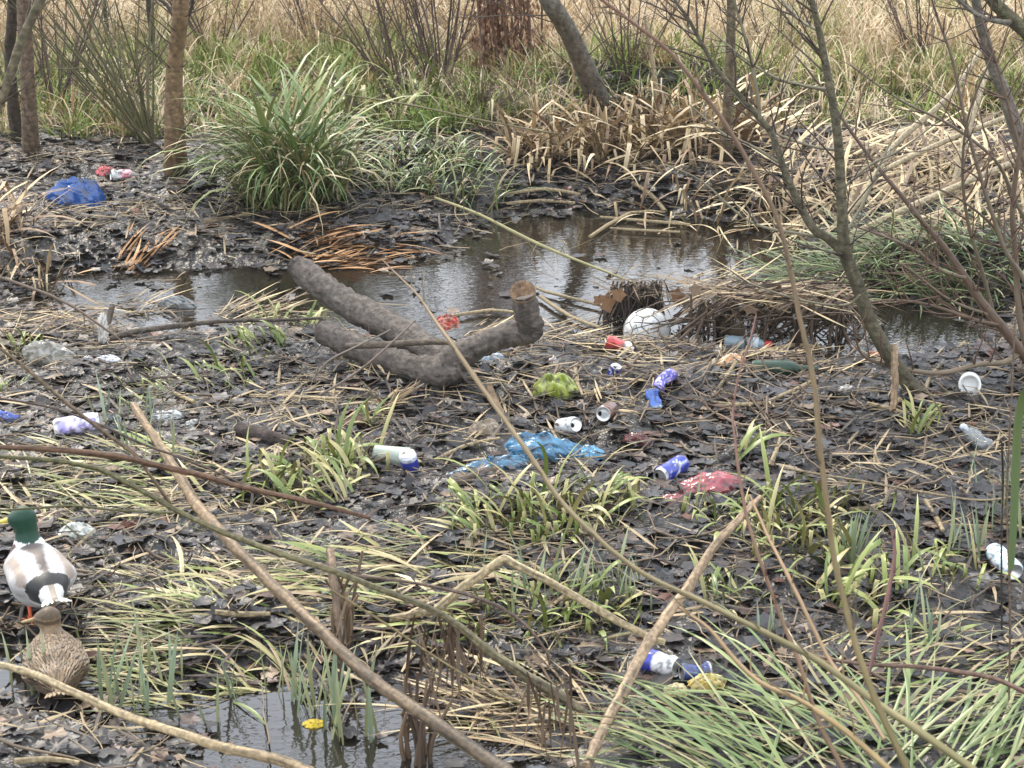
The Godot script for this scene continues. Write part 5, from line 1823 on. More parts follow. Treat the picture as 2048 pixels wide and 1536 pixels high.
		add_limb(mb, [pts, rr], 6, cc, cc, 0.12, 2)
		single("twig", mb.mesh(M["twig"]), "thin dark twig lying across the leaf litter", "twig", p, "twigs on the leaf litter")

# ---------------------------------------------------------------- debris raft in the pond behind the football
func debris_dam() -> void:
	var o := thing("debris_raft", "raft of matted reeds and roots standing in the pond behind the litter", "reeds", hit(1560, 640))
	for i in 110:
		var p := at(rf(1380, 1700), rf(570, 606), 8.7 + rf(-0.25, 0.3))
		var ms: Mesh = S.reed_lying[rng.randi() % S.reed_lying.size()]
		var b := part("reed_leaf", ms, o, p - o.position)
		var s := rf(0.25, 0.6)
		b.transform.basis = Basis(Vector3.UP, (PI if rng.randf() < 0.5 else 0.0) + rf(-1.1, 1.1)) * turned(0, rf(-0.3, 0.3), rf(-0.6, 0.25)) * Basis.from_scale(Vector3(s, s, s * 0.8))
	var mb := MB.new()
	for i in 110:                                                    # roots and stems hanging into the water
		var col_x: float = [1395.0, 1440.0, 1462.0, 1535.0, 1600.0, 1612.0, 1668.0, 1690.0][rng.randi() % 8]
		var p := at(col_x + rf(-22, 22), rf(590, 625), 8.7 + rf(-0.25, 0.3)) - o.position
		var q := Vector3(p.x + rf(-0.08, 0.08) - (0.25 if rng.randf() < 0.25 else 0.0), -o.position.y - 0.03, p.z + rf(-0.1, 0.1))
		if rng.randf() < 0.35: q = p.lerp(q, rf(0.3, 0.7)) + Vector3(rf(-0.1, 0.1), 0, 0)
		var c := Color(0.06, 0.042, 0.03) * rf(0.5, 2.2)
		c.a = 1.0
		mb.tube(PackedVector3Array([p, p.lerp(q, 0.5) + Vector3(rf(-0.03, 0.03), 0, 0), q]), PackedFloat32Array([rf(0.003, 0.008), rf(0.003, 0.009), 0.003]), 5, c, c, null, 0.0, false)
	for i in 90:                                                     # crossing twigs
		var p := at(rf(1350, 1710), rf(565, 650), 8.65 + rf(-0.25, 0.3)) - o.position
		p.y = maxf(p.y, -o.position.y + 0.01)
		var a := rf(-0.5, 0.9) + (PI if rng.randf() < 0.5 else 0.0)
		var l := rf(0.1, 0.35)
		var d := Vector3(cos(a), sin(a) * 0.6, rf(-0.4, 0.4)) * l
		var c := Color(0.07, 0.05, 0.036) * rf(0.5, 2.0)
		c.a = 1.0
		mb.tube(PackedVector3Array([p, p + d * 0.5 + Vector3(0, rf(-0.02, 0.03), 0), p + d]), PackedFloat32Array([0.005, 0.004, 0.002]), 5, c, c, null, 0.0, false)
	for i in 260:
		var p := at(rf(1370, 1700), rf(572, 606), 8.7 + rf(-0.25, 0.3)) - o.position
		var a := rf(-0.5, 0.5) + (PI if rng.randf() < 0.5 else 0.0)
		var c := Color(0.16, 0.11, 0.065) * rf(0.5, 1.7)
		c.a = 1.0
		add_blade(mb, rng, p, a, rf(0.12, 0.35), rf(0.006, 0.016), rf(-0.9, 0.25), 0.3, c, c, 4, 0.25)
	var r := part("matted_roots", mb.mesh(M["straw"]), o)
	r.set_meta("kind", "stuff")
	var sodden := [leaf_mesh(391, Color(0.07, 0.045, 0.03), M["leaf_dead"]), leaf_mesh(392, Color(0.13, 0.085, 0.05), M["leaf_dead"])]
	for i in 60:
		var w := part("sodden_leaf", sodden[i % 2], o, at(rf(1370, 1700), rf(578, 640), 8.6 + rf(-0.15, 0.3)) - o.position)
		w.position.y = maxf(w.position.y, -o.position.y + 0.01)
		w.transform.basis = turned(rng.randf() * TAU, rf(0.2, 1.5), rf(-0.5, 0.5)) * Basis.from_scale(Vector3.ONE * rf(0.05, 0.1))
	# smaller clot with hanging leaves behind the football
	var t := thing("debris_clot", "dark clot of roots and brown leaves caught behind the football", "debris", hit(1265, 650))
	var mb2 := MB.new()
	for i in 170:
		var p := at(rf(1225, 1325), rf(560, 600), 8.9 + rf(-0.1, 0.15)) - t.position
		var q := Vector3(p.x + rf(-0.1, 0.06), -t.position.y - 0.03, p.z + rf(-0.08, 0.08))
		var c := Color(0.04, 0.03, 0.024) * rf(0.6, 2.2)
		c.a = 1.0
		mb2.tube(PackedVector3Array([p, p.lerp(q, 0.5) + Vector3(rf(-0.03, 0.03), 0, 0), q if rng.randf() < 0.4 else p.lerp(q, 0.7)]), PackedFloat32Array([0.004, 0.005, 0.003]), 4, c, c, null, 0.0, false)
	for i in 150:
		var p := at(rf(1215, 1335), rf(558, 595), 8.9 + rf(-0.1, 0.15)) - t.position
		var c := Color(0.11, 0.08, 0.05) * rf(0.5, 1.8)
		c.a = 1.0
		add_blade(mb2, rng, p, rng.randf() * TAU, rf(0.06, 0.2), rf(0.006, 0.012), rf(-0.9, 0.4), 0.4, c, c, 4, 0.25)
	var r2 := part("matted_roots", mb2.mesh(M["straw"]), t)
	r2.set_meta("kind", "stuff")
	var brown := leaf_mesh(390, Color(0.17, 0.095, 0.05), M["leaf_dry"])
	for q in [[1212, 605, 0.13], [1352, 592, 0.11], [1235, 590, 0.09], [1195, 600, 0.07]]:
		var l := part("hanging_leaf", brown, t, at(q[0], q[1], 8.75) - t.position)
		l.transform.basis = turned(rf(-0.5, 0.5), 1.2, rf(-0.5, 0.5)) * Basis.from_scale(Vector3.ONE * q[2])
	# fallen reeds floating or lying across the raft and at the pond's left end
	var g := "flattened reeds at the pond's near edge"
	for q in [[1440, 575, 40, 0.3, 0.1, 0.3, "reed mat floating beside the raft"], [120, 650, 70, 0.3, 0.1, 0.5, "brown reed pile at the pond's shallow end"], [60, 690, 40, 0.2, 0.4, 0.9, "dark reed pile above the grey plastic sheet"], [260, 620, 30, 0.15, 0.3, 0.6, "twiggy clot in the pond's shallow end"], [480, 625, 40, 0.18, 0.2, 0.7, "pale reed pile on the shore left of the log"], [1120, 668, 16, 0.18, -0.2, 0.6, "straw pile on the shore right of the sawn stub"], [1330, 700, 50, 0.3, 0.1, 0.5, "brown stems matted on the shore below the football"], [1190, 690, 16, 0.14, -0.4, 0.5, "straw pile between the stub and the football"], [960, 668, 12, 0.12, 0.1, 0.4, "straw pile behind the log's right limb"], [1580, 720, 40, 0.3, 0.1, 0.7, "brown stems matted around the bottle"], [1140, 1450, 45, 0.17, 2.6, 0.9, "brown sodden reed tangle at the leaning cane's foot"], [1010, 1420, 35, 0.14, 2.9, 0.7, "brown sodden reeds on the channel's rim by the hanging leaves"]]:
		var m := tuft("reed_pile", q[6], "reeds", g, hit(q[0], q[1]), S.reed_lying, q[2], q[3], q[4] + PI * float(q[2] % 20 == 10), q[5], 0.25, 0.55, "reed_leaf", 0.16, true)
		fill(m, "reed_litter", 120, q[3], q[4], q[5] + 0.6, 0.1, 0.35, 0.007, -0.05, 0.35, 0.3, [Color(0.09, 0.065, 0.045), Color(0.17, 0.12, 0.07), Color(0.36, 0.28, 0.16)], M["straw"], 4, true)

# ---------------------------------------------------------------- long canes, stems and twigs near the camera
func cane(called: String, label: String, category: String, path: Array, d0: float, d1: float, c0: Color, c1: Color, nodes := 0, mname := "cane", twigs := 0, tl := 0.12) -> void:
	var pr := trace(path, d0, d1)
	var base: Vector3 = pr[0][pr[0].size() - 1]
	if pr[0][0].y < base.y: base = pr[0][0]
	var o := thing(called, label, category, base)
	var mb := MB.new()
	var s := spline(pr[0], pr[1], 12)
	if nodes > 0:                                # swollen joints of a reed cane
		var rr: PackedFloat32Array = s[1]
		for k in nodes:
			var i := int((k + 0.6) * rr.size() / nodes)
			if i < rr.size(): rr[i] *= 1.22
		s[1] = rr
	var bent: PackedVector3Array = s[0]
	for i in bent.size():                        # small crooks
		bent[i] += Vector3(n3.get_noise_2d(i * 0.07, base.x * 9.0), n3.get_noise_2d(i * 0.07 + 50.0, base.x * 9.0), 0) * s[1][i] * 0.35
	s[0] = bent
	mb.tube(s[0], s[1], 16 if mname == "cane" else 10, c0, c1, n3, 0.03 if mname == "cane" else 0.08, true, 1.0, 1.3 if mname == "cane" else 0.6)
	var p := part("stem", mb.mesh(M[mname]), o, -base)
	if twigs > 0:
		var tw := MB.new()
		add_twigs(tw, s, twigs, tl, 0.0022, c0.lerp(c1, 0.5) * 0.8, 0.1, 0.3)
		var t := part("twigs", tw.mesh(M["twig"]), p)
		t.set_meta("kind", "stuff")

func canes_and_stems() -> void:
	var tan_ := Color(0.36, 0.25, 0.135)
	var brown := Color(0.12, 0.092, 0.062)
	var olive := Color(0.15, 0.145, 0.06)
	var pale := Color(0.5, 0.41, 0.24)
	cane("dead_cane", "thick brown cane with a snapped top leaning across the drake's bank", "cane", [[268, 812, 16.0], [300, 862, 16.8], [345, 930, 19.2], [395, 1010, 22.4], [450, 1072, 22.4], [520, 1145, 24.0], [590, 1212, 24.8], [680, 1300, 24.8], [760, 1370, 26.4], [860, 1440, 28.0], [990, 1530, 30.4], [1060, 1580, 32.0]], 5.9, 3.9, tan_, brown, 5)
	cane("dead_cane", "pale straw cane lying across the channel below the hen", "cane", [[-30, 1325, 13.6], [60, 1345, 15.3], [150, 1385, 16.1], [250, 1430, 17.8], [340, 1462, 18.7], [450, 1495, 20.4], [560, 1522, 22.9], [660, 1560, 23.8]], 5.0, 4.3, pale, Color(0.4, 0.3, 0.17), 5)
	cane("dead_cane", "straight tan cane leaning up to the right above the blue can", "cane", [[1170, 1535, 21.3], [1205, 1460, 22.1], [1255, 1365, 23.0], [1300, 1280, 22.1], [1360, 1195, 20.5], [1425, 1100, 18.0], [1480, 1035, 14.8], [1520, 995, 10.7]], 4.75, 5.9, Color(0.4, 0.3, 0.19), Color(0.38, 0.27, 0.16), 6)
	cane("bent_cane", "pale cane snapped into a knee over the green shoots", "cane", [[872, 1218, 19.8], [940, 1165, 18.9], [1000, 1122, 18.0], [1010, 1118, 18.0], [1022, 1124, 17.1], [1100, 1165, 16.2], [1200, 1222, 15.3], [1290, 1270, 15.3], [1330, 1285, 12.6]], 5.35, 5.35, pale * 1.05, pale, 0)
	cane("green_stem", "long olive stem crossing from the left bank to the hanging reed leaves", "stem", [[-20, 912, 8.5], [100, 920, 9.3], [200, 940, 10.2], [290, 985, 10.2], [370, 1030, 11.0], [480, 1078, 11.9], [600, 1120, 11.9], [720, 1162, 11.9], [830, 1205, 12.8], [900, 1240, 14.4], [970, 1295, 18.7], [1040, 1345, 22.1], [1110, 1385, 23.8], [1170, 1425, 13.6]], 4.3, 4.75, olive, Color(0.26, 0.22, 0.13), 6)
	cane("brown_stem", "rusty brown stem crossing the bank above the drake", "stem", [[-20, 893, 10], [100, 899, 12], [220, 910, 13], [300, 928, 13], [400, 950, 12], [500, 978, 11], [620, 1004, 10], [740, 1036, 8]], 3.9, 4.4, Color(0.2, 0.115, 0.065), Color(0.16, 0.09, 0.055), 5)
	cane("long_twig", "thin tan stem slanting down from the left to the thick cane", "stem", [[-10, 690, 6], [50, 735, 7], [120, 795, 8], [200, 858, 8], [270, 910, 8], [300, 950, 7], [335, 1000, 7], [345, 1015, 5]], 4.6, 4.9, Color(0.24, 0.18, 0.11), Color(0.2, 0.14, 0.09), 3)
	cane("long_twig", "thin dark stem reaching right from the left bank past the can", "stem", [[-10, 795, 4], [100, 815, 4], [200, 850, 5], [290, 890, 5], [400, 930, 4], [520, 985, 4], [600, 1030, 3]], 4.9, 5.2, Color(0.12, 0.085, 0.06), Color(0.12, 0.085, 0.06))
	cane("long_twig", "thin olive stem lying flat just above the drake's head", "stem", [[-10, 1022, 4], [70, 1016, 5], [150, 1012, 5], [250, 1022, 5], [360, 1026, 4], [380, 1024, 3]], 5.0, 5.2, olive * 0.9, olive * 0.9)
	cane("long_twig", "thin brown stem curving through the combed straw mat", "stem", [[690, 1150, 5], [800, 1162, 6], [900, 1180, 7], [990, 1210, 7], [1050, 1250, 7], [1090, 1300, 6], [1100, 1330, 5]], 4.9, 5.0, Color(0.17, 0.12, 0.09), Color(0.17, 0.12, 0.09))
	cane("long_twig", "thin yellow stem crossing the hanging reed leaves", "stem", [[660, 1180, 5], [760, 1240, 5], [880, 1320, 5], [1000, 1390, 5], [1100, 1420, 5], [1200, 1432, 4], [1320, 1440, 3]], 4.4, 4.8, Color(0.32, 0.25, 0.12), Color(0.3, 0.24, 0.12))
	cane("cut_stalk", "brown stalk with a pale cut top standing by the thick cane", "stalk", [[660, 1102, 18], [662, 1125, 18], [668, 1170, 17], [676, 1230, 16], [686, 1290, 15]], 5.35, 5.2, Color(0.34, 0.24, 0.15), Color(0.13, 0.09, 0.06), 2)
	cane("split_stalk", "upright split tan cane stub behind the forked sapling's foot", "stalk", [[1788, 690, 13], [1789, 720, 14], [1790, 760, 15], [1788, 800, 14], [1786, 822, 13]], 7.35, 7.3, Color(0.42, 0.3, 0.18), Color(0.28, 0.19, 0.11), 2)
	# twigs rising close to the camera, bottom right
	cane("willow_twig", "long olive twig arching from the right corner to the log", "twig", [[1990, 1570, 17.9], [1850, 1472, 16.4], [1750, 1402, 14.8], [1620, 1312, 13.3], [1480, 1240, 11.7], [1400, 1200, 10.9], [1290, 1150, 10.1], [1200, 1080, 10.1], [1120, 1000, 10.1], [1060, 910, 10.1], [1010, 840, 9.4], [960, 770, 10.1], [905, 690, 9.4], [870, 640, 7.0], [835, 590, 4.7], [800, 555, 3.9], [765, 520, 2.3]], 3.2, 4.7, Color(0.14, 0.125, 0.055), Color(0.17, 0.115, 0.07), 8, "twig", 26, 0.1)
	cane("willow_twig", "tall orange-brown twig rising from the grass to the frame's top", "twig", [[1830, 1570, 15.1], [1755, 1410, 13.7], [1715, 1300, 13.0], [1690, 1210, 12.2], [1668, 1110, 12.2], [1652, 1000, 11.5], [1640, 900, 11.5], [1632, 800, 10.8], [1620, 720, 10.8], [1600, 640, 10.1], [1585, 560, 10.1], [1555, 440, 9.4], [1500, 330, 9.4], [1445, 240, 8.6], [1390, 165, 8.6], [1330, 95, 7.9], [1265, 45, 7.2], [1190, -10, 6.5], [1110, -60, 5.0]], 3.0, 3.6, Color(0.14, 0.11, 0.045), Color(0.1, 0.048, 0.034), 10, "twig", 26, 0.06)
	cane("willow_twig", "dark red twig rising past the red sheet", "twig", [[1700, 1560, 11.0], [1640, 1450, 9.3], [1600, 1330, 8.5], [1560, 1230, 7.6], [1520, 1120, 6.8], [1495, 1040, 6.8], [1480, 960, 6.0], [1470, 880, 5.1], [1466, 820, 5.1], [1480, 740, 4.2], [1500, 680, 3.4], [1512, 630, 2.5]], 3.5, 4.1, Color(0.14, 0.09, 0.05), Color(0.12, 0.05, 0.04), 8, "twig", 12, 0.08)
	cane("willow_twig", "orange twig slanting left through the strap leaves", "twig", [[1800, 1560, 13], [1700, 1470, 12], [1600, 1400, 10], [1530, 1370, 9], [1480, 1330, 9], [1420, 1260, 8], [1360, 1215, 6]], 3.4, 3.9, Color(0.22, 0.16, 0.07), Color(0.2, 0.13, 0.07), 6, "twig", 10, 0.1)
	cane("willow_twig", "tan twig climbing left between the orange twigs", "twig", [[1770, 1480, 9], [1720, 1400, 9], [1660, 1320, 8], [1600, 1200, 8], [1560, 1120, 7], [1530, 1060, 6], [1500, 990, 4]], 3.6, 4.2, Color(0.2, 0.14, 0.08), Color(0.24, 0.15, 0.08), 6, "twig", 8, 0.09)
	cane("willow_twig", "knobbly dark red twig standing in the right bank's grass", "twig", [[1738, 1350, 7], [1758, 1262, 8], [1778, 1180, 9], [1789, 1110, 8], [1783, 1058, 4]], 4.4, 4.5, Color(0.12, 0.06, 0.05), Color(0.12, 0.06, 0.05), 6, "twig", 8, 0.04)
	cane("willow_twig", "red-brown stem trailing across the right bank", "stem", [[1500, 1245, 5], [1600, 1300, 6], [1700, 1325, 8], [1850, 1335, 9], [1980, 1355, 10], [2060, 1390, 10]], 4.6, 4.3, Color(0.2, 0.13, 0.09), Color(0.17, 0.1, 0.07), 0)
	cane("willow_twig", "thin dark stem standing beside the pale blue can", "stem", [[2004, 1260, 4], [2003, 1090, 4], [2006, 950, 5], [2003, 880, 3]], 4.6, 4.4, Color(0.07, 0.06, 0.05), Color(0.07, 0.06, 0.05))
	cane("willow_twig", "thin brown stem standing at the right bank's edge", "stem", [[2018, 1400, 4], [2020, 1200, 5], [2014, 1000, 5], [2022, 820, 4], [2030, 640, 4]], 4.6, 4.6, Color(0.16, 0.11, 0.07), Color(0.16, 0.11, 0.07))
	cane("willow_twig", "long thin straw crossing the leaf litter below the red sheet", "stem", [[1560, 935, 4], [1700, 958, 4], [1850, 985, 5], [1960, 1000, 4], [2048, 990, 4]], 6.3, 6.2, Color(0.36, 0.29, 0.18), Color(0.3, 0.23, 0.14))
	cane("willow_twig", "thin twig slanting down the right leaf litter", "stem", [[1840, 760, 4], [1900, 850, 4], [1960, 930, 4], [2048, 1000, 4]], 5.6, 5.4, Color(0.2, 0.15, 0.1), Color(0.2, 0.15, 0.1), 0)
	cane("willow_twig", "thin olive twigs trailing from the far bank into the pond", "twig", [[690, 190, 3], [820, 210, 4], [960, 240, 4], [1080, 262, 4], [1130, 268, 3]], 11.5, 11.5, Color(0.13, 0.11, 0.06), Color(0.13, 0.11, 0.06), 0, "twig", 14, 0.25)
	cane("willow_twig", "fallen olive twig trailing over the pond from the far shore", "twig", [[870, 395, 5], [960, 430, 6], [1060, 480, 7], [1140, 515, 6], [1230, 550, 5], [1290, 575, 3]], 9.9, 9.0, Color(0.21, 0.19, 0.09), Color(0.21, 0.19, 0.09), 0, "twig", 22, 0.22)
	cane("willow_twig", "thin twig resting against the log's lower limb", "twig", [[625, 760, 4], [660, 720, 4], [720, 690, 4], [780, 660, 3]], 7.5, 7.6, Color(0.12, 0.1, 0.08), Color(0.12, 0.1, 0.08), 0, "twig", 5, 0.1)
	cane("willow_twig", "thin twig slanting across the log's fork", "twig", [[640, 790, 5], [720, 740, 5], [800, 670, 4], [830, 640, 3]], 7.45, 7.5, Color(0.13, 0.1, 0.08), Color(0.13, 0.1, 0.08), 0, "twig", 5, 0.1)
	cane("willow_twig", "twig arching left from the pond edge to the left bank", "twig", [[-10, 552, 6], [60, 575, 6], [140, 610, 6], [200, 650, 5], [240, 680, 4]], 7.2, 7.6, Color(0.16, 0.12, 0.09), Color(0.16, 0.12, 0.09), 0, "twig", 6, 0.15)
	# one broad near leaf at the right edge
	var mb := MB.new()
	var pr := trace([[2022, 1140, 12], [2028, 1030, 16], [2032, 930, 18], [2036, 850, 18], [2044, 795, 14], [2056, 770, 5]], 4.2, 4.1)
	var s := spline(pr[0], pr[1], 4)
	mb.strap(s[0], s[1], 0.25, Color(0.07, 0.11, 0.03), Color(0.1, 0.13, 0.04))
	single("reed_leaf", mb.mesh(M["blade"]), "broad dark green reed leaf upright beside the thin brown stem", "leaf")
	mb = MB.new()
	for q in [[[[120, 1040, 8], [160, 1075, 12], [210, 1110, 11], [245, 1145, 5]], 0], [[[130, 1048, 6], [185, 1090, 8], [262, 1145, 3]], 1]]:
		pr = trace(q[0], 5.1, 5.3)
		s = spline(pr[0], pr[1], 4)
		mb.strap(s[0], s[1], 0.25, Color(0.2, 0.24, 0.13), Color(0.17, 0.21, 0.11), 0.3)
	single("reed_leaf", mb.mesh(M["blade"]), "pale green folded reed leaf leaning past the drake's white bag", "leaf")

# ---------------------------------------------------------------- rubbish
func rubbish() -> void:
	var blue := Color(0.022, 0.04, 0.32)
	var white := Color(0.62, 0.62, 0.62)
	var up := Vector3(0, 0.03, 0)
	var blue_paint := func(u: float, v: float) -> Color:
		if v > 0.93 or v < 0.05: return Color(0.55, 0.55, 0.56)
		var n := n3.get_noise_2d(u * 9.0, v * 7.0)
		if absf(v - 0.52 - 0.12 * sin(u * TAU * 2.0)) < 0.05 and n > -0.1: return Color(0.6, 0.62, 0.68)
		if n > 0.33: return Color(0.4, 0.45, 0.6)
		return blue * (1.0 + 0.3 * n)
	var navy_paint := func(u: float, v: float) -> Color:
		if v > 0.92: return Color(0.6, 0.6, 0.6)
		if v > 0.45: return Color(0.68, 0.68, 0.68) if n3.get_noise_2d(u * 8.0, v * 8.0) > -0.35 else Color(0.35, 0.36, 0.45)
		return Color(0.03, 0.045, 0.36)
	var purple_paint := func(u: float, v: float) -> Color:
		var n := n3.get_noise_2d(u * 12.0, v * 9.0)
		if v < 0.07 or v > 0.93: return Color(0.6, 0.6, 0.6)
		if v < 0.26: return Color(0.33, 0.29, 0.6)
		return Color(0.2, 0.14, 0.38) if n > 0.22 else Color(0.6, 0.55, 0.7)
	var red_paint := func(u: float, v: float) -> Color:
		if v < 0.36: return Color(0.68, 0.62, 0.6)
		return Color(0.52, 0.05, 0.045) * (1.0 + 0.4 * n3.get_noise_2d(u * 8.0, v * 6.0))
	var pale_paint := func(u: float, v: float) -> Color:
		var n := n3.get_noise_2d(u * 7.0 + 4.0, v * 6.0)
		return Color(0.34, 0.5, 0.62) if n > 0.05 else Color(0.62, 0.66, 0.68)
	var pink_paint := func(u: float, v: float) -> Color:
		if v > 0.55: return Color(0.6, 0.6, 0.58)
		return Color(0.6, 0.2, 0.25) if n3.get_noise_2d(u * 7.0, v * 7.0) > -0.1 else Color(0.65, 0.5, 0.5)
	var white_paint := func(u: float, v: float) -> Color:
		return white * (0.95 + 0.25 * n3.get_noise_2d(u * 7.0, v * 7.0))
	var rust_paint := func(u: float, v: float) -> Color:
		return Color(0.12, 0.05, 0.035) * (1.0 + 0.6 * n3.get_noise_2d(u * 10.0, v * 8.0))
	can("purple and white drinks can lying among thin shoots", hit(155, 866) + up, Vector3(1, 0.10, -0.3), 0.041, 0.17, purple_paint, 0.05, 21)
	can("royal blue drinks can lying beside the red sheet", hit(1342, 955) + up, Vector3(-0.62, -0.05, 0.8), 0.034, 0.155, blue_paint, 0.06, 22)
	can("blue and white can lying under the leaning tan cane", hit(1318, 1345) + up, Vector3(0.75, 0.05, 0.55), 0.033, 0.125, navy_paint, 0.12, 23, 1.0, 0.0, "drinks_can", "can", 2.4)
	can("pale blue and white can lying on the right bank", hit(2006, 1140) + up, Vector3(-0.2, 0.03, -1.0), 0.034, 0.16, pale_paint, 0.05, 24)
	can("crushed red and white can on the shore near the football", hit(1238, 706) + up, Vector3(-0.9, 0.28, -0.2), 0.034, 0.13, red_paint, 0.26, 25, 0.75, 0.7)
	can("crushed violet can twisted flat in the twigs", hit(1332, 780) + up * 1.3, Vector3(0.55, 0.45, -0.5), 0.031, 0.11, func(u: float, v: float) -> Color: return Color(0.08, 0.085, 0.4) if n3.get_noise_2d(u * 8.0, v * 8.0) < 0.2 else Color(0.5, 0.42, 0.7), 0.35, 26, 0.6, -0.5)
	can("bright blue crushed can end below the violet can", hit(1307, 812) + up * 1.0, Vector3(-0.15, 0.75, -0.45), 0.030, 0.085, func(u: float, v: float) -> Color: return Color(0.05, 0.14, 0.5) if v > 0.12 else Color(0.4, 0.5, 0.66), 0.3, 27, 0.65, 0.0)
	can("white can with open mouth poking up behind the light blue bag", hit(1136, 866) + up, Vector3(0.55, 0.35, 0.75), 0.032, 0.105, white_paint, 0.08, 28)
	can("rusty can with its cream end facing out", hit(1214, 838) + up, Vector3(-0.35, 0.15, 1.0), 0.034, 0.11, rust_paint, 0.08, 29)
	can("pink and white crumpled can behind the dark blue bag", hit(242, 360) + up, Vector3(-0.9, 0.1, 0.35), 0.036, 0.13, pink_paint, 0.2, 30)
	can("small blue crushed can half buried under twigs", hit(1228, 752) + up * 0.6, Vector3(0.2, 0.6, 0.2), 0.025, 0.07, blue_paint, 0.3, 31)
	can("blue can end standing against the pale cup", hit(818, 942) + up * 1.2, Vector3(-0.15, 1.0, 0.25), 0.033, 0.075, func(u: float, v: float) -> Color: return Color(0.025, 0.04, 0.3) if v < 0.72 else Color(0.55, 0.57, 0.62), 0.05, 32)
	can("flattened dark blue can beside the yellow wrapper", hit(1388, 1356) + up * 0.7, Vector3(-0.95, 0.05, 0.25), 0.03, 0.09, func(u: float, v: float) -> Color: return Color(0.05, 0.08, 0.24) if v > 0.06 else Color(0.66, 0.66, 0.66), 0.3, 33, 0.6)
	# white tin, open end toward the camera
	var t := thing("white_tin", "white round tin lying with its hollow end facing out", "tin", hit(1938, 788) + Vector3(0, 0.04, 0))
	var b := along(Vector3(-0.25, 0.22, 1.0))
	var p := part("body", lathe([[-0.1, 0.0], [-0.1, 0.04], [-0.09, 0.043], [0.0, 0.044], [0.012, 0.045], [0.016, 0.043], [0.014, 0.034], [-0.008, 0.031], [-0.014, 0.02], [-0.015, 0.0]], 32, Color(0.66, 0.67, 0.65), M["can_print"]), t)
	p.basis = b
	# bottles
	t = thing("plastic_bottle", "blue-grey labelled bottle with a red cap lying by the water", "bottle", hit(1492, 702) + Vector3(0, 0.035, 0))
	b = along(Vector3(1.0, -0.03, 0.18))
	p = part("body", lathe([[-0.1, 0.0], [-0.1, 0.026], [-0.094, 0.032], [-0.03, 0.033], [0.05, 0.032], [0.075, 0.022], [0.09, 0.014], [0.1, 0.013]], 24, Color(0.22, 0.3, 0.34), M["can_print"], 0.06, 4), t)
	p.basis = b
	p = part("label_band", lathe([[0.03, 0.0336], [0.045, 0.0336], [0.055, 0.0325]], 24, Color(0.5, 0.58, 0.62), M["paper"]), t)
	p.basis = b
	p = part("cap", lathe([[0.082, 0.0], [0.082, 0.021], [0.112, 0.02], [0.115, 0.016], [0.115, 0.0]], 20, Color(0.5, 0.055, 0.05), M["paper"]), t)
	p.basis = b
	t = thing("paper_cup", "stained brown paper cup tipped over behind the labelled bottle", "cup", hit(1470, 690) + Vector3(0, 0.06, -0.06))
	b = along(Vector3(-0.75, 0.5, 0.5))
	p = part("wall", lathe([[-0.05, 0.026], [0.05, 0.038], [0.052, 0.04], [0.049, 0.037], [-0.048, 0.024]], 24, Color(0.24, 0.19, 0.13), M["paper"], 0.1, 7), t)
	p.basis = b
	p = part("bottom", lathe([[-0.046, 0.0], [-0.046, 0.026]], 24, Color(0.2, 0.16, 0.12), M["paper"]), t)
	p.basis = b
	t = thing("glass_bottle", "dark green glass bottle half sunk in the litter", "bottle", hit(1555, 748) + Vector3(0, 0.025, 0))
	b = along(Vector3(1.0, 0.02, 0.1))
	p = part("body", lathe([[-0.11, 0.0], [-0.11, 0.026], [-0.102, 0.033], [0.04, 0.034], [0.07, 0.026], [0.09, 0.014], [0.15, 0.012], [0.155, 0.014], [0.165, 0.014], [0.165, 0.009]], 28, Color(0.012, 0.04, 0.02), M["beak"]), t)
	p.basis = b
	t = thing("clear_bottle", "crushed clear plastic bottle on the right leaf litter", "bottle", hit(1950, 890) + Vector3(0, 0.03, 0))
	b = along(Vector3(-0.25, 0.05, -1.0))
	p = part("body", lathe([[-0.1, 0.0], [-0.1, 0.026], [-0.09, 0.033], [-0.05, 0.033], [-0.045, 0.030], [-0.04, 0.033], [0.03, 0.033], [0.07, 0.018], [0.09, 0.012]], 24, Color.WHITE, M["clear"], 0.35, 3), t)
	p.basis = b
	p = part("cap", lathe([[0.088, 0.0], [0.088, 0.015], [0.106, 0.015], [0.106, 0.0]], 16, Color(0.5, 0.55, 0.6), M["paper"]), t)
	p.basis = b
	t = thing("plastic_cup", "greenish-white plastic cup lying behind the blue can end", "cup", hit(785, 935) + Vector3(0, 0.035, -0.03))
	b = along(Vector3(1.0, -0.12, 0.25))
	p = part("wall", lathe([[-0.07, 0.028], [0.06, 0.042], [0.063, 0.044], [0.06, 0.04], [-0.067, 0.026]], 28, Color(0.36, 0.4, 0.33), M["film"], 0.08, 5), t)
	p.basis = b
	p = part("bottom", lathe([[-0.066, 0.0], [-0.067, 0.028]], 28, Color(0.36, 0.4, 0.33), M["film"]), t)
	p.basis = b
	# bags and wrappers
	crumple("plastic_bag", "dark blue plastic bag in a heap on the left far mud", "bag", hit(152, 405), Vector3(0.36, 0.17, 0.2), Vector3(0.25, 0.1, 0.0), Color(0.02, 0.08, 0.27), 41, 0.8)
	crumple("red_wrapper", "faded red wrapper behind the dark blue bag", "wrapper", hit(212, 345), Vector3(0.13, 0.045, 0.1), Vector3(0.2, 0.5, 0), Color(0.55, 0.1, 0.1), 42)
	var bag := thing("plastic_bag", "light blue plastic bag draped over the wet leaves", "bag", hit(1080, 905))
	part("crumpled_body", crumple_mesh(Vector3(0.31, 0.085, 0.14), Color(0.03, 0.125, 0.23), 44, M["film"], 0.9, Color(0.07, 0.22, 0.35), 44), bag, Vector3(0.02, 0.0, 0.0)).rotation = Vector3(0.2, -0.12, -0.1)
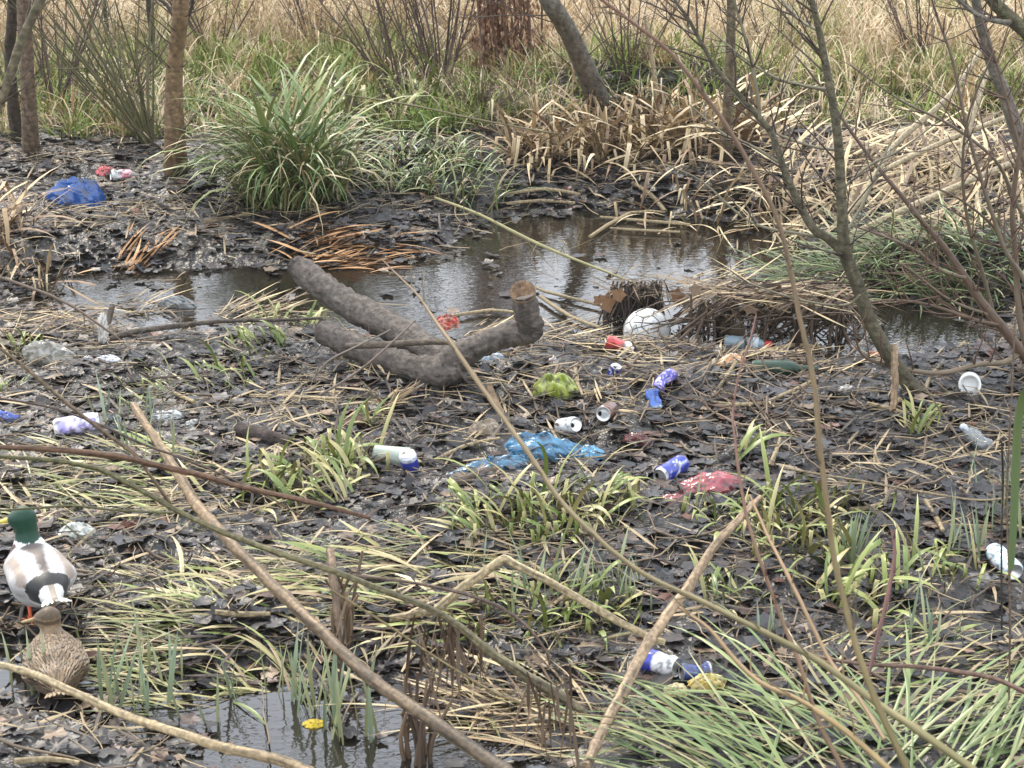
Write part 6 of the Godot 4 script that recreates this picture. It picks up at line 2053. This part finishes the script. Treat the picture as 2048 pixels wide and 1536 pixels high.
	part("trailing_end", crumple_mesh(Vector3(0.3, 0.055, 0.14), Color(0.03, 0.11, 0.19), 45, M["film"], 1.0, Color(0.07, 0.17, 0.26), 40), bag, Vector3(-0.17, -0.015, 0.14)).rotation = Vector3(0.1, 0.45, 0.02)
	part("twisted_tip", crumple_mesh(Vector3(0.12, 0.035, 0.07), Color(0.08, 0.28, 0.46), 46, M["film"], 1.2, Color(0.15, 0.38, 0.55), 24), bag, Vector3(0.185, 0.0, 0.02)).rotation = Vector3(0.1, -0.3, -0.1)
	crumple("plastic_strip", "flat pale grey plastic strip below the light blue bag", "plastic", hit(935, 945), Vector3(0.16, 0.012, 0.045), Vector3(0.1, 0.25, 0), Color(0.26, 0.34, 0.38), 47, 0.4)
	crumple("plastic_bag", "moss-stained yellow-green plastic bag beside the log's stub", "bag", hit(1112, 788), Vector3(0.19, 0.13, 0.14), Vector3(0.5, -0.2, -0.15), Color(0.34, 0.38, 0.09), 48, 0.3, null, Color(0.2, 0.26, 0.03))
	crumple("white_scrap", "small round pinkish-white scrap above the yellow-green bag", "scrap", hit(1106, 728), Vector3(0.05, 0.04, 0.045), Vector3.ZERO, Color(0.5, 0.44, 0.42), 49, 0.4)
	crumple("plastic_scrap", "grey-blue plastic scrap under the log's right limb", "scrap", hit(982, 718), Vector3(0.12, 0.03, 0.08), Vector3(0.4, 0.3, 0), Color(0.25, 0.3, 0.35), 50, 0.6)
	crumple("red_wrapper", "bright red wrapper wedged behind the log's fork", "wrapper", hit(896, 668) + Vector3(0, 0.05, 0), Vector3(0.11, 0.06, 0.08), Vector3(0.5, 0, 0), Color(0.6, 0.1, 0.07), 51, 1.2, null, Color(0.6, 0.3, 0.22))
	crumple("orange_wrapper", "orange and cream wrapper below the labelled bottle", "wrapper", hit(1462, 726), Vector3(0.12, 0.05, 0.08), Vector3(0.4, 0.3, 0.15), Color(0.6, 0.28, 0.1), 52, 0.8, null, Color(0.62, 0.5, 0.34))
	crumple("orange_scrap", "terracotta coloured scrap at the forked sapling's foot", "scrap", hit(1748, 716), Vector3(0.08, 0.045, 0.06), Vector3(0.4, 0, 0.3), Color(0.5, 0.2, 0.1), 53, 0.6)
	crumple("paper_scrap", "dirty white paper hanging by the bent reed", "scrap", hit(1690, 785), Vector3(0.09, 0.07, 0.05), Vector3(0.9, 0.3, 0.2), Color(0.5, 0.47, 0.43), 54, 0.7, M["paper"])
	crumple("white_scrap", "curled white scrap on the leaves right of the blue can", "scrap", hit(1515, 878), Vector3(0.06, 0.022, 0.04), Vector3(0.3, 0.2, 0), Color(0.6, 0.58, 0.56), 55, 0.5, M["paper"])
	crumple("red_sheet", "dull red plastic sheet folded beside the royal blue can", "plastic", hit(1420, 978), Vector3(0.24, 0.06, 0.15), Vector3(0.35, 0.3, 0.1), Color(0.25, 0.035, 0.045), 56, 0.5, null, Color(0.33, 0.07, 0.08))
	crumple("red_scrap", "pale red scrap in front of the folded red sheet", "scrap", hit(1345, 1000), Vector3(0.1, 0.025, 0.06), Vector3(0.2, 0, 0), Color(0.3, 0.09, 0.09), 57, 0.6)
	crumple("maroon_scrap", "maroon folded scrap on the leaves above the royal blue can", "scrap", hit(1275, 884), Vector3(0.12, 0.05, 0.06), Vector3(0.5, -0.3, -0.15), Color(0.12, 0.03, 0.025), 58, 0.5)
	crumple("yellow_wrapper", "yellow wrapper caught under the strap leaves", "wrapper", hit(1412, 1392) + Vector3(0, 0.05, 0.02), Vector3(0.11, 0.04, 0.05), Vector3(0.4, 0.2, 0), Color(0.62, 0.46, 0.12), 59, 0.7, null, Color(0.66, 0.55, 0.26))
	crumple("yellow_wrapper", "pale yellow wrapper beside the flattened dark blue can", "wrapper", hit(1350, 1402) + Vector3(0, 0.04, 0.02), Vector3(0.07, 0.035, 0.04), Vector3(0.4, 0, 0), Color(0.62, 0.52, 0.28), 60, 0.5)
	crumple("plastic_bag", "crumpled off-white bag on the mud behind the drake", "bag", hit(152, 1072), Vector3(0.13, 0.055, 0.1), Vector3(0.4, 0.2, 0.1), Color(0.45, 0.46, 0.4), 61, 0.8)
	crumple("white_scrap", "white plastic scraps at the curved grey branch's foot", "scrap", hit(216, 722), Vector3(0.11, 0.03, 0.05), Vector3(0.3, 0, 0), Color(0.65, 0.65, 0.66), 62, 0.7)
	crumple("white_scrap", "small white scrap left of the curved branch's foot", "scrap", hit(176, 722), Vector3(0.05, 0.03, 0.04), Vector3(0.3, 0, 0), Color(0.65, 0.65, 0.66), 63, 0.6)
	crumple("grey_sheet", "translucent grey plastic sheet slumped on the left bank", "plastic", hit(105, 715), Vector3(0.26, 0.1, 0.12), Vector3(0.5, -0.3, -0.2), Color(0.23, 0.22, 0.19), 64, 0.5, null, Color(0.3, 0.28, 0.23))
	crumple("blue_wrapper", "bright blue wrapper at the left end of the bank", "wrapper", hit(8, 838), Vector3(0.14, 0.04, 0.06), Vector3(0.4, -0.2, 0), Color(0.06, 0.12, 0.5), 65, 0.8, null, Color(0.2, 0.28, 0.6))
	crumple("white_wrapper", "white and silver wrapper behind the thick cane's top", "wrapper", hit(330, 838), Vector3(0.16, 0.04, 0.07), Vector3(0.4, 0.15, 0.1), Color(0.55, 0.56, 0.53), 66, 0.9)
	crumple("white_scrap", "torn white scrap right of the white and silver wrapper", "scrap", hit(388, 852), Vector3(0.07, 0.035, 0.05), Vector3(0.4, 0, 0), Color(0.58, 0.58, 0.52), 67, 0.9)
	crumple("silver_scrap", "small glinting clear scrap beside the purple and white can", "scrap", hit(228, 840), Vector3(0.06, 0.03, 0.04), Vector3(0.3, 0, 0), Color(0.3, 0.36, 0.38), 68, 0.9)
	crumple("white_strip", "torn whitish strip hanging on the grey root by the pond", "plastic", hit(208, 690) + Vector3(0, 0.06, 0), Vector3(0.05, 0.03, 0.17), Vector3(1.35, 0.1, 0.2), Color(0.42, 0.4, 0.36), 69, 0.8)
	crumple("pale_husk", "pale dry husk of leaves left of the light blue bag", "debris", hit(968, 862), Vector3(0.13, 0.06, 0.08), Vector3(0.4, 0.3, 0.2), Color(0.3, 0.24, 0.18), 70, 1.0, M["leaf_dry"], Color(0.42, 0.36, 0.28))
	crumple("plastic_scrap", "grey translucent plastic lying in the pond's shallow end", "scrap", hit(355, 612), Vector3(0.2, 0.07, 0.08), Vector3(0.4, -0.2, 0), Color(0.2, 0.21, 0.2), 71, 0.7)
	crumple("plastic_scrap", "flat clear plastic sheet in front of the pale blue can", "scrap", hit(1960, 1160), Vector3(0.14, 0.015, 0.08), Vector3(0.2, 0, 0), Color(0.14, 0.14, 0.15), 72, 0.4)
	crumple("red_leaf", "crumpled red-brown leaf behind the white bag and drake", "leaf", hit(262, 1060), Vector3(0.08, 0.045, 0.06), Vector3(0.3, 0, 0), Color(0.16, 0.05, 0.03), 73, 0.8, M["leaf_dead"])
	crumple("yellow_leaf", "yellow leaf floating beside the upright channel shoots", "leaf", hit(628, 1450) + Vector3(0, 0.003, 0), Vector3(0.065, 0.012, 0.04), Vector3(0.1, 0, 0), Color(0.55, 0.4, 0.05), 74, 0.7, M["leaf_dry"])
	football(at(1294, 664, 8.72), 0.11, "white stitched football resting in debris at the pond's edge")

func birds() -> void:
	# the drake stands on the mud, turned away to the left; the hen swims in the channel
	var p := hit(84, 1238)
	duck("drake_mallard", "drake duck with glossy green head standing on the mud", p, deg_to_rad(117), deg_to_rad(58), drake_paint, Color(0.5, 0.4, 0.06), 0.0, 1.0, false)
	p = hit(104, 1388)
	duck("hen_mallard", "mottled brown hen duck sitting in the channel below the drake", Vector3(p.x, 0.0, p.z - 0.06), deg_to_rad(106), deg_to_rad(70), hen_paint, Color(0.2, 0.13, 0.05), 0.075, 0.9, true)
